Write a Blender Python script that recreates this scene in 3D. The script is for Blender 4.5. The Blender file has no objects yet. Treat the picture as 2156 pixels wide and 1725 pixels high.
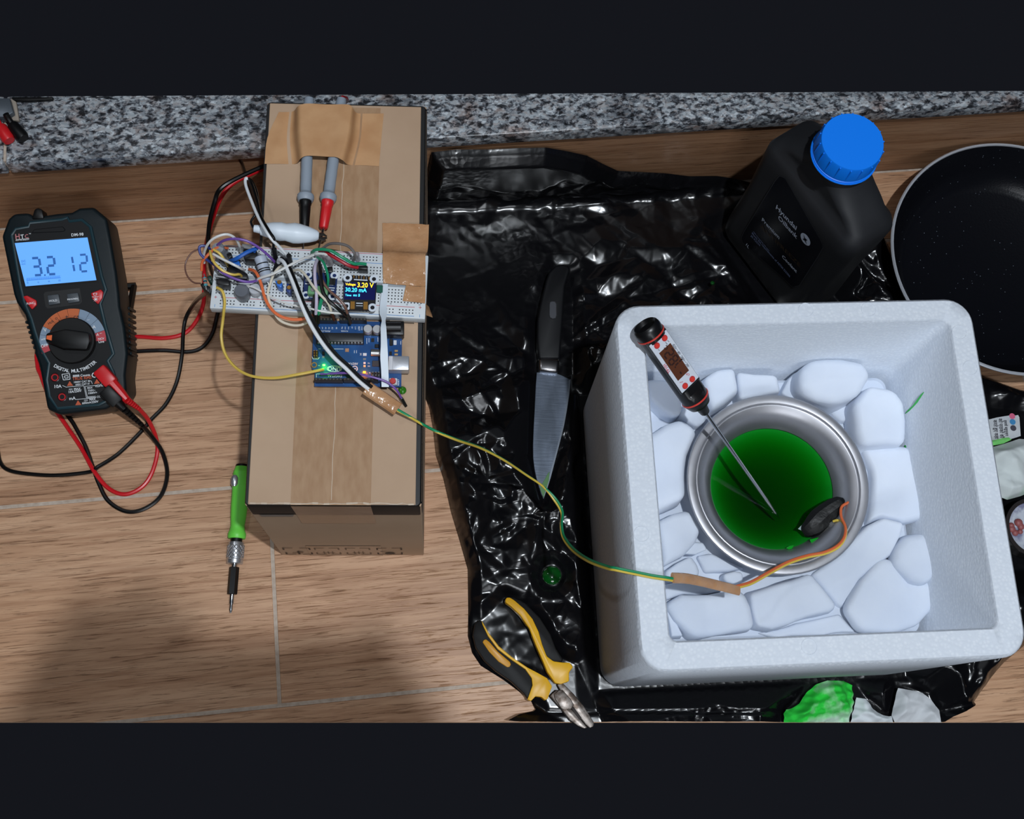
import bpy, bmesh, math, random
import numpy as np
from mathutils import Vector, Matrix
random.seed(7)
SC = bpy.context.scene
COL = SC.collection
PI = math.pi

# ---------------------------------------------------------------- camera, world, lights, exposure
FPX, CX, CY = 2486.965, 1078.0, 862.5
R_ = Vector((0.9926702606545266, -0.10278075847132767, 0.06357569740186043))
U_ = Vector((0.08079606039429629, 0.9556070376178825, 0.283349936085993))
W_ = Vector((0.08987630520240333, 0.27613638902403587, -0.9569069674842643))
CAM = Vector((0, 0, 1.1542326219218575))
cam = bpy.data.cameras.new('camera'); co = bpy.data.objects.new('camera', cam); COL.objects.link(co)
cam.sensor_fit = 'HORIZONTAL'; cam.sensor_width = 36.0; cam.lens = 36.0 * FPX / 2156.0
cam.clip_start = 0.02; cam.clip_end = 50
m = Matrix((R_, U_, -W_)).transposed().to_4x4(); m.translation = CAM
co.matrix_world = m
SC.camera = co
w = bpy.data.worlds.new('dark_room'); SC.world = w; w.use_nodes = True
bg = w.node_tree.nodes['Background']; bg.inputs[0].default_value = (0.0072, 0.0080, 0.0110, 1); bg.inputs[1].default_value = 1.0

def lamp(name, loc, power, color, radius):
    l = bpy.data.lights.new(name, 'POINT'); l.energy = power; l.color = color; l.shadow_soft_size = radius
    o = bpy.data.objects.new(name, l); o.location = loc; COL.objects.link(o); return o
lamp('ceiling_bulb', (0.26, -0.10, 2.30), 108, (0.87, 0.935, 1.0), 0.022)
lamp('wall_bulb', (-0.75, 0.95, 2.05), 10, (0.92, 0.95, 1.0), 0.035)
lamp('front_fill', (0.25, -1.35, 1.70), 48, (0.90, 0.945, 1.0), 0.40)  # soft fill added behind the camera to brighten the carton's front
vs = SC.view_settings
vs.view_transform = 'Standard'; vs.look = 'None'; vs.gamma = 1.0; vs.use_curve_mapping = False
vs.exposure = 0.0

# ---------------------------------------------------------------- helpers
def P(px, py, z):
    """a pixel of the photograph and a height above the floor -> a point of the room"""
    d = R_ * ((px - CX) / FPX) - U_ * ((py - CY) / FPX) + W_
    return CAM + d * ((z - CAM.z) / d.z)

class Fr:
    """a local frame: origin, x towards a point, y roughly towards another"""
    def __init__(s, o, x, y):
        s.o = Vector(o); s.x = (Vector(x) - s.o).normalized()
        yy = Vector(y) - s.o; s.z = s.x.cross(yy).normalized(); s.y = s.z.cross(s.x)
        s.M = Matrix((s.x, s.y, s.z)).transposed().to_4x4(); s.M.translation = s.o
    def uv(s, px, py, h=0.0):
        d = R_ * ((px - CX) / FPX) - U_ * ((py - CY) / FPX) + W_
        q = s.o + s.z * h
        p = CAM + d * ((q - CAM).dot(s.z) / d.dot(s.z)) - s.o
        return Vector((p.dot(s.x), p.dot(s.y), h))
    def loc(s, wpt):
        d = Vector(wpt) - s.o; return Vector((d.dot(s.x), d.dot(s.y), d.dot(s.z)))
def flat(ox, oy, xx, xy, z):
    o = P(ox, oy, z); x = P(xx, xy, z); d = x - o
    return Fr(o, x, o + Vector((-d.y, d.x, 0)))
def yawfr(x, y, z, a):
    return Fr((x, y, z), (x + math.cos(a), y + math.sin(a), z), (x - math.sin(a), y + math.cos(a), z))

def lin(c):
    return tuple((v / 255 / 12.92 if v / 255 <= 0.04045 else ((v / 255 + 0.055) / 1.055) ** 2.4) for v in c)
MATS = {}
def M(name, col, rough=0.5, metal=0.0, spec=0.5, noise=None, bump=None, emit=0.0, coat=0.0, alpha=None, coords='Object', trans=0.0, sss=0.0):
    if name in MATS: return MATS[name]
    mt = bpy.data.materials.new(name); mt.use_nodes = True; MATS[name] = mt
    nt = mt.node_tree; b = nt.nodes['Principled BSDF']; c = lin(col) + (1,)
    b.inputs['Base Color'].default_value = c; b.inputs['Roughness'].default_value = rough
    b.inputs['Metallic'].default_value = metal; b.inputs['Specular IOR Level'].default_value = spec
    b.inputs['Coat Weight'].default_value = coat; b.inputs['Coat Roughness'].default_value = 0.08
    b.inputs['Transmission Weight'].default_value = trans
    if alpha is not None: b.inputs['Alpha'].default_value = alpha
    if sss: b.inputs['Subsurface Weight'].default_value = sss; b.inputs['Subsurface Radius'].default_value = (0.01, 0.01, 0.012); b.inputs['Subsurface Scale'].default_value = 1.0
    if emit: b.inputs['Emission Color'].default_value = c; b.inputs['Emission Strength'].default_value = emit
    tc = nt.nodes.new('ShaderNodeTexCoord')
    if noise:
        sc_, col2, lo, hi = noise[:4]; st = noise[4] if len(noise) > 4 else (1, 1, 1)
        mp = nt.nodes.new('ShaderNodeMapping'); mp.inputs['Scale'].default_value = st
        n = nt.nodes.new('ShaderNodeTexNoise'); n.inputs['Scale'].default_value = sc_; n.inputs['Detail'].default_value = 5
        r = nt.nodes.new('ShaderNodeValToRGB'); r.color_ramp.elements[0].position = lo; r.color_ramp.elements[1].position = hi
        r.color_ramp.elements[0].color = c; r.color_ramp.elements[1].color = lin(col2) + (1,)
        nt.links.new(tc.outputs[coords], mp.inputs[0]); nt.links.new(mp.outputs[0], n.inputs[0])
        nt.links.new(n.outputs[0], r.inputs[0]); nt.links.new(r.outputs[0], b.inputs['Base Color'])
    if bump:
        sc_, stg, dist = bump[:3]; st = bump[3] if len(bump) > 3 else (1, 1, 1)
        mp = nt.nodes.new('ShaderNodeMapping'); mp.inputs['Scale'].default_value = st
        n = nt.nodes.new('ShaderNodeTexNoise'); n.inputs['Scale'].default_value = sc_; n.inputs['Detail'].default_value = 4
        bp = nt.nodes.new('ShaderNodeBump'); bp.inputs['Strength'].default_value = stg; bp.inputs['Distance'].default_value = dist
        nt.links.new(tc.outputs[coords], mp.inputs[0]); nt.links.new(mp.outputs[0], n.inputs[0])
        nt.links.new(n.outputs[0], bp.inputs['Height']); nt.links.new(bp.outputs[0], b.inputs['Normal'])
    return mt

def catmull(pts, k=8):
    pts = [Vector(p) for p in pts]
    if len(pts) < 3: return pts
    q = [pts[0] * 2 - pts[1]] + pts + [pts[-1] * 2 - pts[-2]]; out = []
    for i in range(1, len(q) - 2):
        a, b, c, d = q[i - 1:i + 3]
        for j in range(k):
            t = j / k
            out.append(0.5 * (2 * b + (c - a) * t + (2 * a - 5 * b + 4 * c - d) * t * t + (3 * b - a - 3 * c + d) * t ** 3))
    out.append(pts[-1]); return out

TXT = {}
def glyphs(s):
    if s not in TXT:
        c = bpy.data.curves.new('t', 'FONT'); c.body = s; c.resolution_u = 2; c.offset = 0.018
        o = bpy.data.objects.new('t', c); COL.objects.link(o)
        bpy.context.view_layer.update()
        me = bpy.data.meshes.new_from_object(o.evaluated_get(bpy.context.evaluated_depsgraph_get()))
        TXT[s] = ([v.co.copy() for v in me.vertices], [list(p.vertices) for p in me.polygons])
        bpy.data.objects.remove(o); bpy.data.curves.remove(c); bpy.data.meshes.remove(me)
    return TXT[s]

class B:
    def __init__(s): s.v = []; s.f = []
    def add(s, vs, fs):
        o = len(s.v); s.v += [Vector(v) for v in vs]; s.f += [[i + o for i in f] for f in fs]; return s
    def box(s, c, size, rz=0.0, rot=None):
        hx, hy, hz = [q / 2 for q in size]; c = Vector(c)
        mt = rot if rot is not None else Matrix.Rotation(rz, 3, 'Z')
        vs = [c + mt @ Vector((x * hx, y * hy, z * hz)) for z in (-1, 1) for x, y in ((-1, -1), (1, -1), (1, 1), (-1, 1))]
        return s.add(vs, [(3, 2, 1, 0), (4, 5, 6, 7), (0, 1, 5, 4), (1, 2, 6, 5), (2, 3, 7, 6), (3, 0, 4, 7)])
    def prism(s, pts, z0, z1, inset=0.0):
        p = [Vector((q[0], q[1])) for q in pts]; n = len(p)
        ar = sum(p[i].x * p[(i + 1) % n].y - p[(i + 1) % n].x * p[i].y for i in range(n))
        if ar < 0: p.reverse()
        cc = sum(p, Vector((0, 0))) / n
        top = [cc + (q - cc) * (1 - inset) for q in p]
        vs = [(q.x, q.y, z0) for q in p] + [(q.x, q.y, z1) for q in top]
        return s.add(vs, [list(range(n - 1, -1, -1)), list(range(n, 2 * n))] + [(i, (i + 1) % n, n + (i + 1) % n, n + i) for i in range(n)])
    def ngon(s, pts):
        return s.add(pts, [list(range(len(pts)))])
    def tube(s, pts, r, n=8, cap=True, flat=1.0):
        pts = [Vector(p) for p in pts]; m = len(pts); rs = r if isinstance(r, (list, tuple)) else [r] * m
        t = [(pts[min(i + 1, m - 1)] - pts[max(i - 1, 0)]).normalized() for i in range(m)]
        up = Vector((0, 0, 1)) if abs(t[0].z) < 0.9 else Vector((1, 0, 0))
        a = t[0].cross(up).normalized(); vs = []; fs = []
        for i in range(m):
            a = (a - t[i] * a.dot(t[i])).normalized(); b = t[i].cross(a)
            for k in range(n):
                g = 2 * PI * k / n
                vs.append(pts[i] + (a * math.cos(g) + b * math.sin(g) * flat) * rs[i])
        for i in range(m - 1):
            for k in range(n):
                fs.append((i * n + k, i * n + (k + 1) % n, (i + 1) * n + (k + 1) % n, (i + 1) * n + k))
        if cap: fs += [list(range(n - 1, -1, -1)), list(range((m - 1) * n, m * n))]
        return s.add(vs, fs)
    def lathe(s, prof, o=(0, 0, 0), ax=None, n=32, close=False):
        """prof: (radius, height) along ax"""
        o = Vector(o); ax = Vector(ax or (0, 0, 1)).normalized()
        up = Vector((1, 0, 0)) if abs(ax.x) < 0.9 else Vector((0, 1, 0))
        a = (up - ax * up.dot(ax)).normalized(); b = ax.cross(a); vs = []; fs = []; rows = []
        for r, h in prof:
            if r < 1e-6: rows.append([len(vs)]); vs.append(o + ax * h)
            else:
                rows.append(list(range(len(vs), len(vs) + n)))
                vs += [o + ax * h + (a * math.cos(2 * PI * k / n) + b * math.sin(2 * PI * k / n)) * r for k in range(n)]
        for i in range(len(rows) - 1):
            A, C = rows[i], rows[i + 1]
            for k in range(n):
                k2 = (k + 1) % n
                if len(A) == 1 and len(C) == 1: continue
                if len(A) == 1: fs.append((A[0], C[k2], C[k]))
                elif len(C) == 1: fs.append((A[k], A[k2], C[0]))
                else: fs.append((A[k], A[k2], C[k2], C[k]))
        return s.add(vs, fs)
    def sphere(s, c, r, n=12, sq=(1, 1, 1)):
        k = len(s.v)
        s.lathe([(r * math.sin(PI * i / n), -r * math.cos(PI * i / n)) for i in range(n + 1)], (0, 0, 0), None, n * 2)
        for i in range(k, len(s.v)):
            q = s.v[i]; s.v[i] = Vector((q.x * sq[0], q.y * sq[1], q.z * sq[2])) + Vector(c)
        return s
    def text(s, t, p0, p1, hs=1.0, lift=0.0):
        vs, fs = glyphs(t); p0 = Vector(p0); p1 = Vector(p1)
        x0 = min(v.x for v in vs); x1 = max(v.x for v in vs); d = p1 - p0; L = d.length; k = L / (x1 - x0); d.normalize()
        n = Vector((-d.y, d.x, 0))
        return s.add([p0 + d * ((v.x - x0) * k) + n * (v.y * k * hs) + Vector((0, 0, lift)) for v in vs], fs)
    def line(s, a, b, w, h):
        a = Vector(a); b = Vector(b); d = (b - a).normalized(); n = Vector((-d.y, d.x, 0)) * (w / 2)
        z = Vector((0, 0, h))
        return s.add([a - n + z, b - n + z, b + n + z, a + n + z], [(0, 1, 2, 3)])
    def build(s, name, mat, par=None, bevel=0.0, seg=2, ang=35, origin=None, sub=0):
        me = bpy.data.meshes.new(name)
        o3 = Vector(origin) if origin is not None else Vector((0, 0, 0))
        me.from_pydata([v - o3 for v in s.v], [], s.f); me.update()
        bm = bmesh.new(); bm.from_mesh(me)
        bmesh.ops.remove_doubles(bm, verts=bm.verts, dist=1e-6)
        bmesh.ops.recalc_face_normals(bm, faces=bm.faces) if bevel >= 0 else None
        if bevel > 0:
            es = [e for e in bm.edges if len(e.link_faces) == 2 and e.calc_face_angle(0) > 0.5]
            bmesh.ops.bevel(bm, geom=es, offset=bevel, segments=seg, affect='EDGES', profile=0.5, clamp_overlap=True)
        if sub:
            bmesh.ops.subdivide_edges(bm, edges=bm.edges, cuts=sub, use_grid_fill=True, smooth=1.0)
        for f in bm.faces: f.smooth = True
        for e in bm.edges: e.smooth = len(e.link_faces) < 2 or e.calc_face_angle(0) < math.radians(ang)
        bm.to_mesh(me); bm.free()
        return link(name, me, mat, par, o3)
def link(name, me, mat, par=None, loc=None):
    if mat is not None: me.materials.append(mat)
    o = bpy.data.objects.new(name, me); COL.objects.link(o)
    if loc is not None: o.location = loc
    if par is not None: o.parent = par
    return o
def tag(o, label, cat, group=None):
    o['label'] = label; o['category'] = cat
    if group: o['group'] = group
    return o
def thing(name, label, cat, fr=None, loc=None, group=None):
    o = bpy.data.objects.new(name, None); COL.objects.link(o); o.empty_display_size = 0.02
    if fr is not None: o.matrix_world = fr.M
    elif loc is not None: o.location = loc
    return tag(o, label, cat, group)
def structure(o): o['kind'] = 'structure'; return o
def stuff(o): o['kind'] = 'stuff'; return o

def inside(poly, x, y):
    r = np.zeros(x.shape, bool); n = len(poly)
    for i in range(n):
        x0, y0 = poly[i]; x1, y1 = poly[(i + 1) % n]
        if abs(y1 - y0) < 1e-12: continue
        c = ((y0 > y) != (y1 > y)) & (x < (x1 - x0) * (y - y0) / (y1 - y0) + x0)
        r ^= c
    return r
def edge_near(poly, x, y):
    best = np.full(x.shape, 1e9); bx = x.copy(); by = y.copy(); n = len(poly)
    for i in range(n):
        x0, y0 = poly[i]; x1, y1 = poly[(i + 1) % n]; dx, dy = x1 - x0, y1 - y0
        t = np.clip(((x - x0) * dx + (y - y0) * dy) / (dx * dx + dy * dy + 1e-18), 0, 1)
        qx = x0 + t * dx; qy = y0 + t * dy; d = np.hypot(x - qx, y - qy); k = d < best
        best = np.where(k, d, best); bx = np.where(k, qx, bx); by = np.where(k, qy, by)
    return best, bx, by
def sheet(name, poly, hfun, step, mat, par=None, origin=None, warp=None):
    """a crumpled film over a polygon; hfun(x, y, distance to the edge) -> height"""
    poly = [(p[0], p[1]) for p in poly]
    xs = np.arange(min(p[0] for p in poly) - step, max(p[0] for p in poly) + 2 * step, step)
    ys = np.arange(min(p[1] for p in poly) - step, max(p[1] for p in poly) + 2 * step, step)
    X, Y = np.meshgrid(xs, ys); ins = inside(poly, X, Y); d, bx, by = edge_near(poly, X, Y)
    keep = ins[:-1, :-1] | ins[1:, :-1] | ins[:-1, 1:] | ins[1:, 1:]
    X = np.where(ins, X, bx); Y = np.where(ins, Y, by); d = np.where(ins, d, 0)
    Z = hfun(X, Y, d); ny, nx = X.shape
    if warp: X, Y, Z = warp(X, Y, Z)
    idx = -np.ones(X.size, int); r, c = np.nonzero(keep)
    q = np.stack([r * nx + c, r * nx + c + 1, (r + 1) * nx + c + 1, (r + 1) * nx + c], 1)
    used = np.unique(q); idx[used] = np.arange(len(used))
    o3 = Vector(origin) if origin is not None else Vector((0, 0, 0))
    V = np.stack([X.ravel()[used] - o3.x, Y.ravel()[used] - o3.y, Z.ravel()[used] - o3.z], 1)
    me = bpy.data.meshes.new(name); me.from_pydata(V.tolist(), [], idx[q].tolist())
    for p in me.polygons: p.use_smooth = True
    me.update()
    return link(name, me, mat, par, o3)
def folds(x, y, seed, f, n=5, sharp=1.0, warp=0.6):
    rg = np.random.RandomState(seed); h = 0
    for i in range(n):
        a = rg.uniform(0, PI); ff = f * rg.uniform(0.6, 1.6); ph = rg.uniform(0, 9)
        u = x * math.cos(a) + y * math.sin(a); v = -x * math.sin(a) + y * math.cos(a)
        s = u * ff + ph + warp * np.sin(v * ff * rg.uniform(0.5, 1.3) + rg.uniform(0, 6)) * 0.5
        h = h + np.abs((s % 1) * 2 - 1) ** sharp
    return h / n - 0.5
def blur_noise(x, y, seed, f):
    rg = np.random.RandomState(seed); h = 0
    for i in range(6):
        a = rg.uniform(0, 2 * PI); ff = f * rg.uniform(0.5, 1.5) * 2 * PI
        h = h + np.sin((x * math.cos(a) + y * math.sin(a)) * ff + rg.uniform(0, 6))
    return h / 6
# ---------------------------------------------------------------- materials of the setting
def wood_mat(name='wood_tile', k=1.0):
    mt = bpy.data.materials.new(name); mt.use_nodes = True; nt = mt.node_tree; L = nt.links.new
    b = nt.nodes['Principled BSDF']; b.inputs['Roughness'].default_value = 0.42; b.inputs['Specular IOR Level'].default_value = 0.35
    tc = nt.nodes.new('ShaderNodeTexCoord'); oi = nt.nodes.new('ShaderNodeObjectInfo')
    ad = nt.nodes.new('ShaderNodeVectorMath'); ad.operation = 'MULTIPLY_ADD'
    cb = nt.nodes.new('ShaderNodeCombineXYZ')
    for i in range(3): L(oi.outputs['Random'], cb.inputs[i])
    ad.inputs[1].default_value = (1, 1, 1); ad.inputs[1].default_value = (7, 5, 3)
    L(cb.outputs[0], ad.inputs[0]); L(tc.outputs['Object'], ad.inputs[2])
    def noise(st, det, rough=0.55, dis=0.0):
        mp = nt.nodes.new('ShaderNodeMapping'); mp.inputs['Scale'].default_value = st; L(ad.outputs[0], mp.inputs[0])
        n = nt.nodes.new('ShaderNodeTexNoise'); n.inputs['Scale'].default_value = 1; n.inputs['Detail'].default_value = det
        n.inputs['Roughness'].default_value = rough; n.inputs['Distortion'].default_value = dis; L(mp.outputs[0], n.inputs[0]); return n
    def ramp(src, stops):
        r = nt.nodes.new('ShaderNodeValToRGB'); e = r.color_ramp.elements
        while len(e) < len(stops): e.new(0.5)
        for k, (p, c) in enumerate(stops): e[k].position = p; e[k].color = (lin(c) if len(c) == 3 else c) + (1,)
        L(src, r.inputs[0]); return r
    big = ramp(noise((1.6, 30, 30), 6, 0.6, 0.5).outputs[0], [(0.25, (174, 132, 101)), (0.48, (201, 158, 124)), (0.75, (214, 174, 141))])
    fine = ramp(noise((21, 540, 540), 5, 0.62, 1.2).outputs[0], [(0.30, (112, 84, 66)), (0.44, (255, 255, 255))])
    fine2 = ramp(noise((9, 190, 190), 4, 0.6, 0.8).outputs[0], [(0.32, (206, 192, 182)), (0.6, (255, 255, 255))])
    m1 = nt.nodes.new('ShaderNodeMix'); m1.data_type = 'RGBA'; m1.blend_type = 'MULTIPLY'; m1.inputs[0].default_value = 0.66
    m2 = nt.nodes.new('ShaderNodeMix'); m2.data_type = 'RGBA'; m2.blend_type = 'MULTIPLY'; m2.inputs[0].default_value = 0.8
    L(big.outputs[0], m1.inputs[6]); L(fine.outputs[0], m1.inputs[7]); L(m1.outputs[2], m2.inputs[6]); L(fine2.outputs[0], m2.inputs[7])
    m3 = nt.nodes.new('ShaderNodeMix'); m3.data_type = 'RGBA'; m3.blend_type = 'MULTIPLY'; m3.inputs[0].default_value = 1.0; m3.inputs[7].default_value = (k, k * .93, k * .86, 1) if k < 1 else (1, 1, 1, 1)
    L(m2.outputs[2], m3.inputs[6]); L(m3.outputs[2], b.inputs['Base Color'])
    bp = nt.nodes.new('ShaderNodeBump'); bp.inputs['Strength'].default_value = 0.5; bp.inputs['Distance'].default_value = 0.0012
    L(fine.outputs[0], bp.inputs['Height']); L(bp.outputs[0], b.inputs['Normal'])
    return mt
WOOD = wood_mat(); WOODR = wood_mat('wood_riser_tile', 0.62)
def granite_mat():
    mt = bpy.data.materials.new('granite'); mt.use_nodes = True; nt = mt.node_tree; L = nt.links.new
    b = nt.nodes['Principled BSDF']; b.inputs['Roughness'].default_value = 0.28
    tc = nt.nodes.new('ShaderNodeTexCoord')
    def mapped(st):
        mp = nt.nodes.new('ShaderNodeMapping'); mp.inputs['Scale'].default_value = st; L(tc.outputs['Object'], mp.inputs[0]); return mp
    mp = mapped((1, 1, 1)); mps = mapped((0.75, 1.15, 1.0))
    def noise(s, d, src, r=0.6, dis=0.0):
        n = nt.nodes.new('ShaderNodeTexNoise'); n.inputs['Scale'].default_value = s; n.inputs['Detail'].default_value = d
        n.inputs['Roughness'].default_value = r; n.inputs['Distortion'].default_value = dis; L(src.outputs[0], n.inputs[0]); return n
    def ramp(src, stops, const=False):
        r = nt.nodes.new('ShaderNodeValToRGB'); e = r.color_ramp.elements
        while len(e) < len(stops): e.new(0.5)
        for k, (p, c) in enumerate(stops): e[k].position = p; e[k].color = lin(c) + (1,)
        L(src, r.inputs[0]); return r
    vo = nt.nodes.new('ShaderNodeTexVoronoi'); vo.inputs['Scale'].default_value = 380; L(mps.outputs[0], vo.inputs[0])
    sep = nt.nodes.new('ShaderNodeSeparateColor'); L(vo.outputs['Color'], sep.inputs[0])
    grain = ramp(sep.outputs[0], [(0.0, (128, 134, 140)), (0.35, (176, 184, 190)), (0.7, (158, 154, 154)), (1.0, (206, 214, 220))])
    pink = ramp(noise(26, 3, mp).outputs[0], [(0.56, (255, 255, 255)), (0.68, (214, 190, 180))])
    dark = ramp(noise(150, 5, mps, 0.7, 0.3).outputs[0], [(0.40, (34, 34, 40)), (0.47, (150, 150, 156)), (0.53, (255, 255, 255))])
    dark2 = ramp(noise(20, 3, mps, 0.6, 0.5).outputs[0], [(0.32, (120, 120, 126)), (0.5, (255, 255, 255))])
    cur = grain
    for o, f in ((pink, 0.9), (dark, 0.95), (dark2, 0.8)):
        mx = nt.nodes.new('ShaderNodeMix'); mx.data_type = 'RGBA'; mx.blend_type = 'MULTIPLY'; mx.inputs[0].default_value = f
        L(cur.outputs[0] if cur is grain else cur.outputs[2], mx.inputs[6]); L(o.outputs[0], mx.inputs[7]); cur = mx
    L(cur.outputs[2], b.inputs['Base Color'])
    return mt
GRANITE = granite_mat()
GROUT = M('grout', (198, 184, 170), 0.9, noise=(160, (172, 154, 138), 0.3, 0.7))

# ---------------------------------------------------------------- floor, riser, granite ledge
YB = 0.573                       # front of the riser
A0, A1 = P(-260, 1522, 0), P(2420, 1522, 0)      # near limit of the floor that is modelled
def near_y(x): return A0.y + (A1.y - A0.y) * (x - A0.x) / (A1.x - A0.x)
XL, XR = A0.x, A1.x + 0.02
fl = structure(B().add([(XL, near_y(XL), -0.012), (XR, near_y(XR), -0.012), (XR, YB + 0.02, -0.012), (XL, YB + 0.02, -0.012),
      (XL, near_y(XL), -0.0005), (XR, near_y(XR), -0.0005), (XR, YB + 0.02, -0.0005), (XL, YB + 0.02, -0.0005)],
      [(3, 2, 1, 0), (4, 5, 6, 7), (0, 1, 5, 4), (1, 2, 6, 5), (2, 3, 7, 6), (3, 0, 4, 7)]).build('floor', GROUT))
JO = [YB, 0.490, 0.2765, 0.063, -0.1505]
cuts = [[0.42], [-0.545, 0.655], [-0.1395], [0.49]]
G = 0.0017
def clip_near(poly):
    out = []
    n = len(poly)
    for i in range(n):
        a, b = poly[i], poly[(i + 1) % n]; fa, fb = a[1] - near_y(a[0]), b[1] - near_y(b[0])
        if fa >= 0: out.append(a)
        if fa * fb < 0:
            t = fa / (fa - fb); out.append((a[0] + (b[0] - a[0]) * t, a[1] + (b[1] - a[1]) * t))
    return out
for r in range(4):
    xs = [XL] + [c for c in cuts[r] if XL < c < XR] + [XR]
    for k in range(len(xs) - 1):
        q = [(xs[k] + G, JO[r + 1] + G), (xs[k + 1] - G, JO[r + 1] + G), (xs[k + 1] - G, JO[r] - G), (xs[k] + G, JO[r] - G)]
        q = clip_near(q)
        if len(q) >= 3: B().prism(q, -0.011, 0.0).build('tile', WOOD, fl, bevel=0.0006, seg=1)
# riser: a row of wood-look tiles set upright
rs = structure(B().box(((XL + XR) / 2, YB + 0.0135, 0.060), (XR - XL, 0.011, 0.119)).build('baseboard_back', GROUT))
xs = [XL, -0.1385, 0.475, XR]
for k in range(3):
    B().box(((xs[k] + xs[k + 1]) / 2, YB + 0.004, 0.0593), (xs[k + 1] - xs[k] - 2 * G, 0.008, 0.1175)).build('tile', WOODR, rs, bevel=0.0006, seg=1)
# granite ledge in two slabs
Q0, Q1 = P(-260, 202, 0.139), P(2420, 202, 0.139)
def far_y(x): return max(YB + 0.006, Q0.y + (Q1.y - Q0.y) * (x - Q0.x) / (Q1.x - Q0.x))
gx = P(9, 340, 0.139).x
tr = structure(B().box(((XL + XR) / 2, YB + 0.009, 0.1195), (XR - XL, 0.012, 0.001)).build('trim_1', GROUT))
for a, b_ in ((XL, gx - 0.0012), (gx + 0.0012, XR)):
    B().prism([(a, YB - 0.004), (b_, YB - 0.004), (b_, far_y(b_)), (a, far_y(a))], 0.120, 0.1395).build('granite_slab', GRANITE, tr, bevel=0.0022, seg=2)
B().box((gx, YB + 0.03, 0.1285), (0.0024, 0.06, 0.0185)).build('joint', GROUT, tr)
ce = structure(B().box((0.1, 0.3, 2.66), (5.0, 5.0, 0.06)).build('ceiling', M('ceiling_paint', (56, 57, 58), 0.9)))

# ---------------------------------------------------------------- black bin bag spread on the floor
def bag_mat():
    mt = bpy.data.materials.new('bin_bag_film'); mt.use_nodes = True; nt = mt.node_tree; L = nt.links.new
    b = nt.nodes['Principled BSDF']; b.inputs['Base Color'].default_value = (0.0040, 0.0040, 0.0050, 1)
    b.inputs['Roughness'].default_value = 0.21; b.inputs['Specular IOR Level'].default_value = 0.5
    tc = nt.nodes.new('ShaderNodeTexCoord')
    v = nt.nodes.new('ShaderNodeTexVoronoi'); v.inputs['Scale'].default_value = 170; v.inputs['Randomness'].default_value = 1.0
    n = nt.nodes.new('ShaderNodeTexNoise'); n.inputs['Scale'].default_value = 9; n.inputs['Detail'].default_value = 2
    r = nt.nodes.new('ShaderNodeValToRGB'); r.color_ramp.elements[0].position = .46; r.color_ramp.elements[1].position = .60
    m_ = nt.nodes.new('ShaderNodeMath'); m_.operation = 'MULTIPLY'
    bp = nt.nodes.new('ShaderNodeBump'); bp.inputs['Strength'].default_value = 0.12; bp.inputs['Distance'].default_value = 0.003
    L(tc.outputs['Object'], n.inputs[0]); L(tc.outputs['Object'], v.inputs[0]); L(n.outputs[0], r.inputs[0])
    L(r.outputs[0], m_.inputs[0]); L(v.outputs[0], m_.inputs[1]); L(m_.outputs[0], bp.inputs['Height']); L(bp.outputs[0], b.inputs['Normal'])
    return mt
BAG = bag_mat()
bag_px = [(908, 318), (960, 312), (1030, 312), (1090, 309), (1150, 308), (1195, 316), (1235, 325), (1270, 343), (1300, 357), (1350, 360), (1400, 363),
          (1450, 369), (1500, 384), (1550, 393), (1620, 402), (1720, 430), (1840, 480), (1905, 560), (1960, 700), (2060, 790), (2150, 822), (2300, 835),
          (2320, 1000), (2290, 1200), (2190, 1330), (2104, 1402), (2062, 1460), (2043, 1487), (1996, 1510), (1984, 1521),
          (1700, 1521), (1400, 1521), (1200, 1521), (1080, 1521), (1066, 1519), (1090, 1506), (1128, 1497), (1118, 1476), (1100, 1462), (1060, 1432), (1012, 1402), (994, 1375),
          (985, 1340), (986, 1290), (985, 1200), (968, 1140), (950, 1080), (934, 1010), (918, 960), (912, 905), (904, 860), (880, 800), (872, 640), (880, 480), (896, 380)]
YR, RF = 0.571, 0.020; Y0 = YR - RF; LA = RF * PI / 2      # the bag climbs the riser behind it
def bag_pt(px, py):
    p = P(px, py, 0.001)
    if p.y < Y0: return p
    d = R_ * ((px - CX) / FPX) - U_ * ((py - CY) / FPX) + W_; q = CAM + d * ((YR - CAM.y) / d.y)
    if q.z > RF: return Vector((q.x, Y0 + LA + q.z - RF, 0))
    return Vector((p.x, Y0 + LA * min(1, max(0, (p.y - Y0) / RF)), 0))
def climb(X, Y, Z):
    t = np.clip((Y - Y0) / LA, 0, 1) * PI / 2; up = np.maximum(Y - Y0 - LA, 0); k = Y > Y0
    return X, np.where(k, Y0 + (RF - Z) * np.sin(t), Y), np.where(k, RF - (RF - Z) * np.cos(t) + up, Z)
bag_poly = [bag_pt(x, y) for x, y in bag_px]
FOAM = yawfr(0.16011, 0.04490, 0.002, -0.0559); FW, FL, FH = 0.3059, 0.2994, 0.2486
def foot(fr, w, l, pad=0.0): return [fr.o + fr.x * a + fr.y * b for a, b in ((-pad, -pad), (w + pad, -pad), (w + pad, l + pad), (-pad, l + pad))]
knife_px = [(1172, 556), (1199, 556), (1205, 640), (1206, 790), (1190, 920), (1146, 1056), (1120, 960), (1126, 780), (1130, 640)]
plier_px = [(1008, 1310), (1020, 1300), (1062, 1258), (1110, 1275), (1170, 1380), (1215, 1400), (1270, 1524), (1190, 1524), (1110, 1480), (1010, 1400)]
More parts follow.
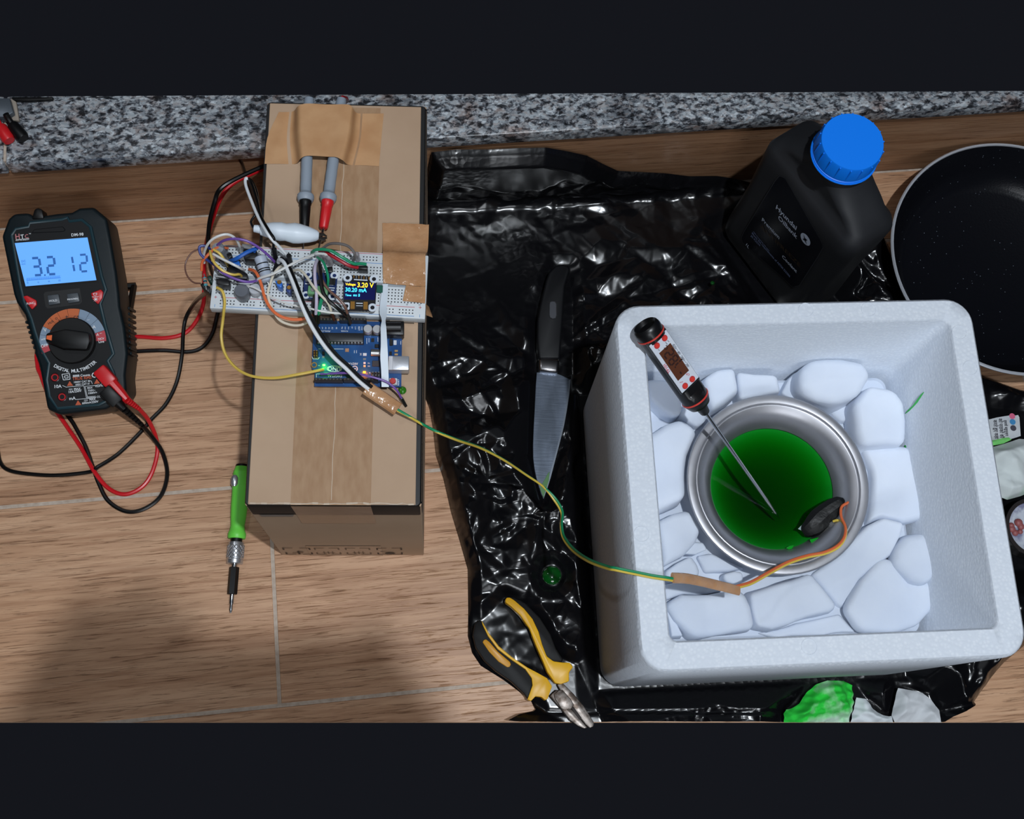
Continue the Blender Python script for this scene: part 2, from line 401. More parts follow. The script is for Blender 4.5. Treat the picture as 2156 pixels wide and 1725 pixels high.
presses = [([(p.x, p.y) for p in foot(FOAM, FW, FL, -0.001)], 0.0016),
           ([(P(x, y, .006).x, P(x, y, .006).y) for x, y in knife_px], 0.0075),
           ([(P(x, y, .006).x, P(x, y, .006).y) for x, y in plier_px], 0.0080),
           ([(0.345, 0.515), (0.40, 0.39), (0.47, 0.42), (0.41, 0.55)], 0.0022)]
def pleats(x, y, seed, n, slope, x0=-0.05, x1=0.82, y0=-0.06, y1=0.62, stretch=2.4, ang=None):
    """lower envelope of many slanted pyramids: flat facets that meet in sharp creases, like a crushed film"""
    rg = np.random.RandomState(seed); h = np.full(x.shape, 9.0)
    for k in range(n):
        cx, cy = rg.uniform(x0, x1), rg.uniform(y0, y1); a = rg.uniform(0, PI) if ang is None else ang + rg.normal(0, .45)
        dx, dy = x - cx, y - cy; u = dx * math.cos(a) + dy * math.sin(a); v = (-dx * math.sin(a) + dy * math.cos(a)) * stretch
        m_ = 4; t0 = rg.uniform(0, 6.28); g = None
        for q in range(m_):
            t_ = t0 + 2 * PI * (q + rg.uniform(-.3, .3)) / m_; e = (u * math.cos(t_) + v * math.sin(t_)) * rg.uniform(.6, 1.5)
            g = e if g is None else np.maximum(g, e)
        h = np.minimum(h, g * slope)
    return h
def bag_h(x, y, d):
    rough = np.clip((blur_noise(x, y, 5, 3.4) + 0.75) * 1.3, 0.40, 1.0)
    calm = np.clip(1.25 - np.hypot((x - 0.075) / 0.15, (y - 0.47) / 0.12), 0, 1); rough = rough * (1 - 0.85 * calm)
    h = rough * (pleats(x, y, 3, 40, .12, stretch=1.6) + pleats(x, y, 8, 190, .24, stretch=3.2) + pleats(x, y, 21, 640, .26, stretch=2.6) + pleats(x, y, 33, 1700, .19, stretch=1.8))
    h = .0012 + h * .9 + 0.0020 * (blur_noise(x, y, 2, 5) + .5)
    q_ = np.clip((y - Y0 + .09) / .10, 0, 1); h = np.clip(h * (1 - .55 * q_ * q_ * (3 - 2 * q_)), 0.0010, np.where(y > Y0 - .012, .0165, .034))
    for poly, z in presses:
        ins = inside(poly, x, y); dd, _, _ = edge_near(poly, x, y); dd = np.where(ins, 0, dd)
        k_ = np.clip(dd / .012, 0, 1); h = np.minimum(h * (z / .020 * (1 - k_) + k_), z + dd * 0.9)
    ny_ = A0.y + (A1.y - A0.y) * (x - A0.x) / (A1.x - A0.x); d = np.maximum(d, .012 * (1 - np.clip((y - ny_ - .006) / .014, 0, 1)))
    ed = np.clip(d / 0.012, 0, 1)
    return np.maximum(0.0006, h * (0.25 + 0.75 * ed)) * np.clip(0.25 + d / 0.003, 0, 1) + 0.0004
TISS = [(P(x, y, .01).x, P(x, y, .01).y) for x, y in ((1640, 1530), (1660, 1490), (1715, 1430), (1800, 1430), (1830, 1470), (1870, 1500), (1890, 1440), (1960, 1460), (1990, 1530))]
TISR = [(P(x, y, .01).x, P(x, y, .01).y) for x, y in ((2060, 850), (2160, 860), (2300, 900), (2260, 1200), (2100, 1200), (2060, 1000))]
presses += [(TISS, .0040), (TISR, .0050)]
presses += [([(P(1162,1212,.005).x+math.cos(a*.5)*.011, P(1162,1212,.005).y+math.sin(a*.5)*.012) for a in range(12)], .0058), ([(0.642+math.cos(a*.5)*.105, 0.443+math.sin(a*.5)*.105) for a in range(12)], .0022)]
bag = tag(sheet('bin_bag', bag_poly, bag_h, 0.0016, BAG, origin=P(1150, 900, 0), warp=climb),
          'crumpled glossy black plastic bin bag spread over the floor under the white foam box', 'bin bag')

# ---------------------------------------------------------------- foam box
def foam_mat():
    mt = bpy.data.materials.new('foam'); mt.use_nodes = True; nt = mt.node_tree; L = nt.links.new
    b = nt.nodes['Principled BSDF']; b.inputs['Roughness'].default_value = 0.75; b.inputs['Specular IOR Level'].default_value = 0.25
    tc = nt.nodes.new('ShaderNodeTexCoord')
    v = nt.nodes.new('ShaderNodeTexVoronoi'); v.inputs['Scale'].default_value = 330; L(tc.outputs['Object'], v.inputs[0])
    mp = nt.nodes.new('ShaderNodeMapping'); mp.inputs['Scale'].default_value = (160, 160, 18); L(tc.outputs['Object'], mp.inputs[0])
    n = nt.nodes.new('ShaderNodeTexNoise'); n.inputs['Scale'].default_value = 1; n.inputs['Detail'].default_value = 3; L(mp.outputs[0], n.inputs[0])
    r = nt.nodes.new('ShaderNodeValToRGB'); r.color_ramp.elements[0].position = 0.0; r.color_ramp.elements[1].position = 0.55
    r.color_ramp.elements[0].color = lin((226, 232, 240)) + (1,); r.color_ramp.elements[1].color = lin((214, 221, 231)) + (1,)
    L(v.outputs[0], r.inputs[0]); L(r.outputs[0], b.inputs['Base Color'])
    ad = nt.nodes.new('ShaderNodeMath'); ad.operation = 'ADD'; L(v.outputs[0], ad.inputs[0]); L(n.outputs[0], ad.inputs[1])
    bp = nt.nodes.new('ShaderNodeBump'); bp.inputs['Strength'].default_value = 0.22; bp.inputs['Distance'].default_value = 0.0012
    L(ad.outputs[0], bp.inputs['Height']); L(bp.outputs[0], b.inputs['Normal'])
    return mt
FOAMM = foam_mat()
def rrect(x0, y0, x1, y1, r, z, n=6):
    out = []
    for cx, cy, a0 in ((x1 - r, y0 + r, -PI / 2), (x1 - r, y1 - r, 0), (x0 + r, y1 - r, PI / 2), (x0 + r, y0 + r, PI)):
        for k in range(n + 1):
            a = a0 + PI / 2 * k / n; out.append(Vector((cx + r * math.cos(a), cy + r * math.sin(a), z)))
    return out
def loft(b, loops, cap0=True, cap1=True):
    n = len(loops[0]); vs = [v for l in loops for v in l]; fs = []
    for i in range(len(loops) - 1):
        for k in range(n): fs.append((i * n + k, i * n + (k + 1) % n, (i + 1) * n + (k + 1) % n, (i + 1) * n + k))
    if cap0: fs.append(list(range(n - 1, -1, -1)))
    if cap1: fs.append(list(range((len(loops) - 1) * n, len(loops) * n)))
    return b.add(vs, fs)
fb = thing('foam_box', 'open white expanded foam box holding dry ice and a steel bowl', 'foam box', FOAM)
t = 0.004
loops = [rrect(t + .006, t + .006, FW - t - .006, FL - t - .006, .018, 0.0, 8), rrect(t, t, FW - t, FL - t, .020, 0.006, 8), rrect(.0006, .0006, FW - .0006, FL - .0006, .022, FH - .003, 8),
         rrect(.0030, .0030, FW - .0030, FL - .0030, .020, FH, 8), rrect(.0235, .0225, FW - .021, FL - .019, .006, FH, 8), rrect(.0250, .0240, FW - .0225, FL - .0205, .006, FH - .002, 8),
         rrect(.030, .029, FW - .029, FL - .027, .010, .060, 8), rrect(.036, .035, FW - .035, FL - .033, .010, .052, 8)]
loft(B(), loops).build('box_shell', FOAMM, fb, ang=50)
# moulding marks on the rim
for px, py in ((1697, 653), (1829, 652), (2043, 775), (1704, 1362), (1351, 1125), (2020, 700)):
    B().lathe([(.0052, -.001), (.0058, .00025), (.0064, .00025), (.0070, -.001)], FOAM.uv(px, py, FH), None, 20).build('ejector_mark', FOAMM, fb)
GREEN = M('coolant_stain', (40, 190, 70), 0.3)
b = B()
def blob(b, pts, rs, n=10):
    b.tube(pts, rs, n, True)
wallx = FW - .0262
def on_wall(px, py):
    # right inner wall: a plane leaning slightly
    best = None
    for i in range(200):
        z = 0.10 + 0.15 * i / 200
        q = FOAM.loc(P(px, py, z)); wx = (FW - .029) + (z - .060) / (FH - .062) * (.0065)
        if best is None or abs(q.x - wx) < best[0]: best = (abs(q.x - wx), q)
    return best[1]
pts = [on_wall(x, y) for x, y in ((1906, 871), (1914, 864), (1922, 856), (1931, 845), (1940, 832), (1945, 826))]
b.tube([p + Vector((.0004, 0, 0)) for p in pts], [.0006, .0012, .0010, .0014, .0011, .0005], 8)
for x, y, s in ((1919, 908, .0024), (1905, 942, .0030), (1911, 950, .0024)):
    b.sphere(on_wall(x, y) + Vector((.0012, 0, 0)), s, 8, (0.5, 1, 1.3))
b.build('coolant_splash', GREEN, fb)['label'] = 'bright green coolant splashes on the inner wall'
# ---------------------------------------------------------------- cardboard box
CARD = M('cardboard', (186, 158, 132), 0.85, noise=(9, (172, 143, 117), 0.35, 0.7), bump=(300, 0.15, 0.0006))
CARDW = M('cardboard_side', (190, 160, 132), 0.85, noise=(9, (178, 148, 120), 0.35, 0.7))
PRINT = M('black_print', (20, 20, 21), 0.55)
TAPEB = M('packing_tape', (160, 126, 96), 0.28, noise=(55, (172, 140, 110), 0.35, 0.65, (3, 1, 1)), bump=(60, 0.2, 0.001), spec=0.4)
BOXF = yawfr(-0.13038, 0.20493, 0, -0.0938); BW, BL, BH = 0.1377, 0.3560, 0.2376
bx = thing('cardboard_box', 'tall brown cardboard carton with black printed edges, carrying the circuit boards', 'carton', BOXF)
T = 0.003; BAND = 0.036
def panel(name, c, s): return B().box(c, s).build(name, CARDW, bx, bevel=0.0008, seg=1)
pf = panel('side_panel', (BW / 2, T / 2, BH / 2 - .001), (BW, T, BH - .002))
panel('side_panel', (BW / 2, BL - T / 2, BH / 2 - .001), (BW, T, BH - .002))
pl = panel('side_panel', (T / 2, BL / 2, BH / 2 - .001), (T, BL - 2 * T, BH - .002))
pr_ = panel('side_panel', (BW - T / 2, BL / 2, BH / 2 - .001), (T, BL - 2 * T, BH - .002))
B().box((BW / 2, BL / 2, T / 2), (BW - 2 * T, BL - 2 * T, T)).build('bottom_panel', CARDW, bx)
# black printed band that wraps the four upper edges
loft(B(), [rrect(-.0004, -.0004, BW + .0004, BL + .0004, .003, BH - BAND), rrect(-.0004, -.0004, BW + .0004, BL + .0004, .003, BH - .0035),
           rrect(.0006, .0002, BW - .0014, BL - .0006, .003, BH - .0006), rrect(.0030, .0012, BW - .0048, BL - .002, .003, BH - .0004)], False, False).build('printed_band', PRINT, bx)
# two top flaps that meet along the seam
SEAM = BW * .490
for a, c in ((.0024, SEAM - .0007), (SEAM + .0007, BW - .0046)):
    B().box(((a + c) / 2, BL / 2 - .0005, BH - .0012), (c - a, BL - .002, .0024)).build('top_flap', CARD, bx, bevel=.0005, seg=1)
TZ = BH + .0001
# clear brown packing tape along the seam and down the front
def seam_tape(u0, u1, v0, v1, z):
    b = B(); n = 24
    for i in range(n):
        a, c = v0 + (v1 - v0) * i / n, v0 + (v1 - v0) * (i + 1) / n
        b.add([(u0, a, z), (u1, a, z), (u1, c, z), (u0, c, z)], [(0, 1, 2, 3)])
    return b
tp = seam_tape(.0355, .0980, 0, BL - .004, TZ).build('packing_tape', TAPEB, bx)
TAPEF = M('packing_tape_front', (150, 120, 94), 0.3, bump=(60, 0.2, 0.001))
TAPED = M('packing_tape_on_print', (66, 54, 46), 0.22, bump=(60, 0.3, 0.001), noise=(60, (44, 38, 34), .4, .6))
b = B(); b.add([(.0355, -.0007, BH - .001), (.0980, -.0007, BH - .001), (.0985, -.0008, BH - BAND + .0005), (.0365, -.0008, BH - BAND + .0005)], [(0, 1, 2, 3)]).build('packing_tape', TAPED, bx)
B().add([(.0365, -.0006, BH - BAND), (.0985, -.0006, BH - BAND), (.099, -.0006, BH - .072), (.037, -.0006, BH - .072)], [(0, 1, 2, 3)]).build('packing_tape', TAPEF, bx)
B().add([(.028, -.0006, .055), (.098, -.0006, .055), (.098, -.0006, .0015), (.028, -.0006, .0015)], [(0, 1, 2, 3)]).build('packing_tape', TAPEF, bx)
# white paper edge along the seam and torn front edge
PAPER = M('torn_paper', (198, 180, 160), 0.8)
rg = random.Random(4)
b = B(); prev = None
for i in range(40):
    v = .004 + (BL - .012) * i / 39; q = (SEAM + rg.uniform(-.0006, .0006), v)
    if prev: b.line((prev[0], prev[1], 0), (q[0], q[1], 0), .0005, TZ + .0003)
    prev = q
b.build('seam_edge', PAPER, bx)
b = B(); prev = None
for i in range(30):
    u = .004 + (BW - .010) * i / 29; q = (u, .0012 + rg.uniform(-.0005, .0006))
    if prev: b.line((prev[0], prev[1], 0), (q[0], q[1], 0), rg.uniform(.0004, .0016), TZ + .0002)
    prev = q
b.build('torn_edge', PAPER, bx)
# handling marks printed low on the front face: four bracketed pictograms
def front_fr():
    return Fr(BOXF.o, BOXF.o + BOXF.x, BOXF.o + Vector((0, 0, 1)))
FFR = front_fr()
def fpt(px, py):
    q = FFR.uv(px, py, .0008); return Vector((q.x, -.0008, q.y))
def fline(b, a, c, wd=.0012):
    a = Vector(a); c = Vector(c); d = (c - a).normalized(); n = Vector((-d.z, 0, d.x)) * wd / 2
    b.add([a - n, c - n, c + n, a + n], [(0, 1, 2, 3)])
PR2 = M('carton_ink', (44, 34, 28), 0.6); PR3 = M('carton_ink_under_tape', (100, 80, 62), 0.5)
for k, (x0, x1) in enumerate(((602, 656), (667, 716), (731, 780), (796, 846))):
    a, c = fpt(x0, 1164), fpt(x1, 1164); z0, z1 = .010, .044; u0, u1 = a.x, c.x; s = .009; b = B()
    for u, du in ((u0, s), (u1, -s)):
        for z, dz in ((z0, s), (z1, -s)):
            fline(b, (u, -.0008, z), (u + du, -.0008, z), .0016); fline(b, (u, -.0008, z), (u, -.0008, z + dz), .0016)
    um = (u0 + u1) / 2
    if k == 0:
        fline(b, (um - .006, -.0008, .018), (um + .004, -.0008, .018), .002); fline(b, (um, -.0008, .010), (um, -.0008, .026), .002); fline(b, (um, -.0008, .026), (um + .005, -.0008, .022), .002)
    elif k == 3:
        for j in range(9): fline(b, (um - .005 * math.sin(PI * j / 8), -.0008, .009 + .0014 * j), (um + .005 * math.sin(PI * j / 8), -.0008, .009 + .0014 * j), .0016)
        fline(b, (um - .009, -.0008, .026), (um + .004, -.0008, .021), .0014)
    else:
        for q in (-.004, 0, .004): fline(b, (um + q, -.0008, .012), (um + q, -.0008, .024), .0012)
        fline(b, (um - .006, -.0008, .018), (um + .006, -.0008, .018), .0012)
    o = b.build('handling_mark', PR2 if k in (0, 3) else PR3, bx)
# grey strip of an old sticker under the band
B().add([fpt(545, 1084), fpt(619, 1084), fpt(617, 1088), fpt(551, 1088)], [(0, 1, 2, 3)]).build('sticker', M('grey_sticker', (120, 116, 112), 0.5), bx)

# ---------------------------------------------------------------- masking tape on the carton
TAN = M('brown_tape', (196, 152, 110), 0.45, noise=(40, (184, 138, 96), 0.4, 0.65), bump=(40, 0.25, 0.001))
TANG = M('brown_tape_glossy', (190, 146, 108), 0.16, noise=(50, (176, 130, 92), 0.4, 0.65), bump=(95, 0.8, 0.0022), spec=0.6)
TOPF = Fr(BOXF.o + Vector((0, 0, BH)), BOXF.o + Vector((0, 0, BH)) + BOXF.x, BOXF.o + Vector((0, 0, BH)) + BOXF.y)
def strip(name, rows, mat, par, k=6, wob=0.0):
    """rows: lists of (px, py, height over the carton top) across the strip; smooth grid through them"""
    R = [[TOPF.uv(x, y, h) for x, y, h in r] for r in rows]
    R = [catmull(r, k) for r in R]
    cols = list(zip(*R)); cols = [catmull(c, 4) if len(c) > 2 else [c[0].lerp(c[1], i / 8) for i in range(9)] for c in cols]
    b = B(); n = len(cols); mm = len(cols[0]); rr = random.Random(1)
    vs = [v + Vector((0, 0, rr.uniform(0, wob))) for c in cols for v in c]
    b.add(vs, [(i * mm + j, (i + 1) * mm + j, (i + 1) * mm + j + 1, i * mm + j + 1) for i in range(n - 1) for j in range(mm - 1)])
    return b.build(name, mat, par, bevel=-1, ang=180)
mtape = thing('masking_tape', 'wide brown tape strip holding two grey probes down at the far end of the carton', 'tape', TOPF)
strip('tape_film', [[(587, 236, .0006), (600, 236, .0006), (618, 234, .0008), (627, 224, .012), (645, 218, .0135), (690, 220, .0125), (732, 220, .0135), (743, 228, .012), (752, 238, .001), (780, 239, .0006), (808, 239, .0006)],
                    [(563, 290, .0006), (590, 290, .0006), (616, 290, .0008), (628, 280, .012), (645, 273, .0135), (690, 275, .0125), (724, 275, .0135), (736, 284, .012), (748, 292, .001), (775, 292, .0006), (803, 292, .0006)],
                    [(557, 345, .0006), (590, 345, .0006), (622, 345, .0008), (633, 334, .012), (648, 328, .0135), (690, 330, .0125), (708, 331, .0135), (722, 338, .012), (734, 347, .001), (765, 348, .0006), (798, 350, .0006)]], TAN, mtape)
t2 = thing('brown_tape', 'glossy brown tape wrapped over the right end of the white breadboard', 'tape', TOPF)
strip('tape_film', [[(805, 470, .0006), (850, 471, .0006), (903, 474, .0006)], [(806, 505, .001), (850, 506, .001), (902, 508, .0008)], [(806, 526, .004), (850, 529, .004), (900, 530, .003)], [(806, 533, .0112), (850, 535, .0112), (896, 537, .0112)],
                    [(806, 565, .0124), (850, 567, .013), (896, 569, .0116)], [(807, 597, .0114), (850, 601, .0116), (896, 604, .0114)]], TANG, t2, 8, .0010)
strip('tape_film', [[(855, 601, .0117), (875, 603, .0122), (896, 604, .0117)], [(851, 618, .0117), (873, 620, .0124), (896, 622, .0117)], [(848, 634, .0114), (870, 636, .0119), (895, 639, .0114)]], TANG, t2, 8, .0003)
strip('tape_end', [[(896, 640, .0105), (897, 652, .010), (897, 664, .006)], [(903, 646, .002), (909, 662, -.002), (911, 669, -.004)]], TANG, t2, 5, .0003)

# ---------------------------------------------------------------- multimeter
RUB = M('dark_teal_rubber', (9, 22, 27), 0.5, spec=.28, bump=(180, 0.1, 0.0006)); FACE = M('black_plastic', (12, 13, 16), 0.5, spec=.28)
GREYB = M('grey_button', (72, 78, 84), 0.45); RED = M('red_plastic', (205, 30, 36), 0.38); WHT = M('white_ink', (222, 226, 230), 0.6)
ORG = M('orange_print', (196, 98, 48), 0.5); BLU = M('pale_blue_print', (128, 148, 170), 0.5); PINKR = M('red_print', (186, 62, 72), 0.5); ORI = M('orange_ink', (190, 84, 48), 0.6)
BLK = M('black_rubber', (12, 12, 13), 0.45, spec=.3); STEEL = M('bright_steel', (190, 192, 196), 0.22, 1.0)
MF = Fr(P(100, 868, .0475), P(250, 858, .0475), P(8, 452, .0925))
mm_ = thing('multimeter', 'dark teal multimeter with a glowing blue screen, propped on its stand', 'multimeter', MF)
def mu(x, y, h=0.0): return MF.uv(x, y, h)
hol = [(98, 862), (81, 770), (72, 746), (71, 735), (51, 663), (33, 636), (27, 619), (2, 497), (16, 460), (28, 449), (59, 447), (71, 456), (117, 449), (150, 446), (166, 437), (196, 435), (224, 459), (232, 500), (245, 575), (250, 618), (252, 645), (262, 690), (268, 745), (263, 790), (266, 825), (250, 846), (222, 862), (125, 874)]
hp = [mu(x, y, 0) for x, y in hol]
B().prism(hp, -.045, -.001).build('holster', RUB, mm_, bevel=.0035, seg=3)
ins_ = [(24, 495), (33, 482), (60, 477), (63, 469), (130, 462), (142, 458), (146, 466), (172, 463), (190, 478), (213, 582), (222, 610), (210, 640), (222, 690), (238, 745), (226, 760), (238, 785), (246, 815), (232, 840), (208, 852), (121, 860), (104, 835), (98, 800), (103, 765), (86, 735), (74, 700), (66, 672), (50, 635), (42, 600)]
B().prism([mu(x, y, .0004) for x, y in ins_], -.004, .0006).build('face_plate', FACE, mm_, bevel=.0004, seg=1)
rp = [mu(x, y, .001) for x, y in ins_]; rp = rp + [rp[0]]
B().tube([Vector((p.x, p.y, -.0002)) for p in rp], .0017, 8).build('holster_ridge', M('teal_edge', (30, 56, 64), 0.35), mm_)
for pts in ([(66, 462), (72, 440), (80, 437), (89, 441), (93, 461)],):
    B().prism([mu(x, y, 0) for x, y in pts], -.016, .0005).build('lamp_bump', BLK, mm_, bevel=.002, seg=2)
b = B()
for i in range(9):
    y = 745 - i * 12; b.box(Vector((mu(258 - i * .3 + (0 if i else 2), y, 0).x + .0062, mu(250, y, 0).y, -.016)), (.0022, .0028, .026))
    if i < 7: b.box(Vector((mu(76 - i * 3.4, 742 - i * 11, 0).x - .0012, mu(78, 742 - i * 11, 0).y, -.016)), (.0022, .0028, .026))
stuff(b.build('grip_rib', RUB, mm_, bevel=.0006, seg=1))
# kick stand
ks = B(); zt = -.045
for u in (.004, .072): ks.tube([(u, .100, zt + .002), (u, .128, -.0685)], .0032, 6)
ks.tube([(.002, .128, -.0685), (.074, .128, -.0685)], .0034, 6)
ks.build('kick_stand', BLK, mm_)
# screen
scr = [(31, 512), (184, 500), (203, 590), (54, 603)]
B().prism([mu(x, y, .001) for x, y in [(27, 508), (187, 496), (207, 594), (51, 607)]], 0, .0009).build('screen_frame', M('screen_frame', (10, 12, 16), 0.3), mm_)
LCD = M('backlit_lcd', (100, 164, 238), 0.25, emit=0.60)
sc = B().prism([mu(x, y, .0012) for x, y in scr], 0.0005, .0012).build('screen', LCD, mm_)
SEG = M('lcd_segment', (40, 100, 176), 0.4, emit=0.25); SEGF = M('lcd_segment_faint', (66, 134, 214), 0.4, emit=0.4)
def seg7(b, ch, p00, p10, p01, wd, h):
    """seven-segment digit in the parallelogram p00 (foot left) p10 (foot right) p01 (head left)"""
    p00, p10, p01 = [Vector((p.x, p.y, 0)) for p in (p00, p10, p01)]; X = p10 - p00; Y = p01 - p00
    Q = lambda u, v: p00 + X * u + Y * v
    on = {'0': 'abcdef', '1': 'bc', '2': 'abged', '3': 'abgcd', '4': 'fgbc', '5': 'afgcd', '6': 'afgedc', '7': 'abc', '8': 'abcdefg', '9': 'abcdfg'}[ch]
    S = {'a': ((.10, 1), (.90, 1)), 'b': ((1, .56), (1, .94)), 'c': ((1, .06), (1, .44)), 'd': ((.10, 0), (.90, 0)), 'e': ((0, .06), (0, .44)), 'f': ((0, .56), (0, .94)), 'g': ((.10, .5), (.90, .5))}
    for k in on: b.line(Q(*S[k][0]), Q(*S[k][1]), wd, h)
b = B()
for ch, p in (('3', ((72, 580), (88, 579), (66, 544))), ('2', ((102, 578), (118, 577), (97, 542)))):
    seg7(b, ch, *[mu(*q, .0014) for q in p], .0023, .0014)
b.line(mu(94, 580, 0), mu(97, 580, 0), .0016, .0014)
for ch, p in (('1', ((142, 574), (157, 573), (136, 540))), ('2', ((170, 572), (185, 571), (167, 537)))):
    seg7(b, ch, *[mu(*q, .0014) for q in p], .0020, .0014)
b.build('segment', SEG, sc)
b = B().text('DC', mu(46, 553, .0014), mu(55, 552, .0014), .9, .0014)
b.text('88', mu(46, 558, .0014), mu(55, 557, .0014), .3, .0014)
for i in range(34):
    x = 57 + i * 2.1; b.line(mu(x, 591 - i * .16, 0), mu(x + .5, 586 - i * .16, 0), .0005, .0014)
b.line(mu(57, 591.5, 0), mu(129, 585.5, 0), .0006, .0014)
for i, s in enumerate(('0', '20', '40', '60')): b.text(s, mu(58 + i * 22, 598 - i * 1.7, .0014), mu(61 + i * 22.6, 597.6 - i * 1.7, .0014), 1, .0014)
stuff(b.build('screen_symbol', SEGF, sc))
def ink(par, mat, items, fr, h=.0009, name='lettering'):
    b = B()
    for t, x0, y0, x1, y1, *r in items: b.text(t, fr.uv(x0, y0, h), fr.uv(x1, y1, h), r[0] if r else 1.0, 0)
    return stuff(b.build(name, mat, par))
ink(mm_, M('brand_ink', (196, 120, 124), 0.5), [('H', 33, 504, 42, 503, 1.1), ('C', 53, 502, 60, 501, 1.1)], MF)
ink(mm_, WHT, [('T', 44, 503, 51, 502, 1.1), ('DM-98', 150.5, 498, 176, 496), ('INSTRUMENT', 33, 508, 62, 505.5, .7), ('TM', 61, 493.5, 65, 493)], MF)
b = B().line(mu(34, 505, 0), mu(62, 502.5, 0), .0004, .0009).build('logo_bar', WHT, mm_)
# top slot
B().prism([mu(x, y, .001) for x, y in ((66, 491), (72, 483), (132, 477), (138, 484), (134, 488))], 0, .0012).build('sensor_slot', FACE, mm_, bevel=.0005, seg=1)
# buttons
def button(pts, mat, label, h=.0032):
    o = B().prism([mu(x, y, h) for x, y in pts], 0, h).build('button', mat, mm_, bevel=.0010, seg=2)
    if label: o['label'] = label
    return o
hb = button([(99, 622), (123, 619), (127, 639), (102, 643)], GREYB, None); mb = button([(140, 619), (164, 616), (168, 635), (143, 639)], GREYB, None)
fbn = button([(48, 624), (57, 622), (76, 632), (77, 642), (67, 652), (58, 641)], RED, 'red plastic button'); lbn = button([(191, 617), (212, 609), (217, 615), (215, 628), (206, 641), (194, 630)], RED, 'red plastic button')
B().prism([mu(x, y, .0008) for x, y in ((92, 620), (95, 615), (168, 607), (173, 636), (168, 641), (101, 650), (96, 646))], 0, .0009).build('button_recess', M('recess', (10, 10, 12), 0.5), mm_)
ink(hb, WHT, [('HOLD', 103.5, 636, 120.5, 634.5)], MF, .0035); ink(mb, WHT, [('MAX/MIN', 142, 632.5, 164, 630.5)], MF, .0035)
ink(fbn, WHT, [('FUNC.', 56.5, 642, 74, 639.5)], MF, .0035)
b = B()
for k in range(8): a = k * PI / 4; c = mu(203.5, 631.5, 0); b.line(c + Vector((math.cos(a), math.sin(a), 0)) * .0013, c + Vector((math.cos(a), math.sin(a), 0)) * .0024, .0004, .0035)
c = mu(203.5, 631.5, 0); b.line(c + Vector((-.001, 0, 0)), c + Vector((.001, 0, 0)), .0018, .0035); b.line(mu(195.5, 626.5, 0), mu(210, 625.5, 0), .0004, .0035)
for x0, y0, x1, y1 in ((198, 619, 206, 618.3), (199.5, 623, 205.5, 622.5), (198, 619, 199.5, 623), (206, 618.3, 205.5, 622.5)): b.line(mu(x0, y0, 0), mu(x1, y1, 0), .0005, .0035)
stuff(b.build('symbol', WHT, lbn))
# dial: printed ring of ranges, knob with a pointer
DC_ = mu(153.5, 718, .001); RO = (mu(223.5, 713, .001) - DC_).length; RI = (mu(203, 714, .001) - DC_).length
def sector(a0, a1, mat, label=None):
    n = 6; vs = []; fs = []
    for i in range(n + 1):
        a = math.radians(a0 + (a1 - a0) * i / n)
        for r in (RI - .001, RO): vs.append(DC_ + Vector((math.cos(a) * r, math.sin(a) * r, .0001)))
    fs = [(2 * i, 2 * i + 1, 2 * i + 3, 2 * i + 2) for i in range(n)]
    return B().add(vs, fs).build('range_mark', mat, mm_)
for a0, a1, mt in ((186, 200, PINKR), (165.5, 185.5, BLU), (150, 165, BLU), (131, 149.5, ORG), (115, 130.5, ORG), (97, 114.5, ORG), (75, 96.5, ORG), (57, 74.5, BLU), (39, 56.5, BLU), (16, 38.5, BLU), (-4, 15.5, PINKR)):
    sector(a0, a1, mt)
BKI = M('dark_ink', (52, 30, 22), 0.6)
ink(mm_, WHT, [('OFF', 86.5, 732.5, 102, 729.5), ('mV', 87, 717, 96, 715.5, .9), ('V', 96, 718, 101, 717, .9), ('V', 92, 699, 99, 698), ('NCV', 207, 716, 219.5, 714.8), ('Live', 208, 722.5, 219.5, 721.3),
               ('uA', 174, 681, 182, 680.5, .9), ('mA', 189, 693, 202, 691), ('A', 203, 707.5, 208.5, 707), ('AC', 210, 703, 215, 702.5, .7), ('DC', 184, 675, 189, 674, .7)], MF, .0013)
ink(mm_, BKI, [('Hz%', 102.5, 684, 114, 678), ('O', 117, 674, 122, 672), ('+', 138, 672, 144, 671), ('C/F', 155, 672, 167, 671.5, 1.2), ('k', 124, 678, 128, 677)], MF, .0013)
B().lathe([(0, 0), (RI, 0), (RI, .004), (RI * .96, .0052), (0, .0052)], DC_, None, 40).build('dial', BLK, mm_)
dn = (mu(116, 715, 0) - DC_); dn.z = 0; dn.normalize(); dk = Vector((-dn.y, dn.x, 0))
def dpt(a, c, z=0): return DC_ + dn * a + dk * c + Vector((0, 0, z))
kn = B().prism([dpt(RI * .98, .004), dpt(RI * .98, -.004), dpt(RI * .2, -.0095), dpt(-RI * .8, -.0085), dpt(-RI * .9, 0), dpt(-RI * .8, .0085), dpt(RI * .2, .0095)], .004, .0150).build('knob', BLK, mm_, bevel=.002, seg=2)
B().prism([dpt(RI * .92, .0016), dpt(RI * .92, -.0016), dpt(RI * .70, -.0026), dpt(RI * .70, .0026)], .0148, .0156).build('pointer', M('orange_pointer', (230, 104, 50), 0.4), kn)
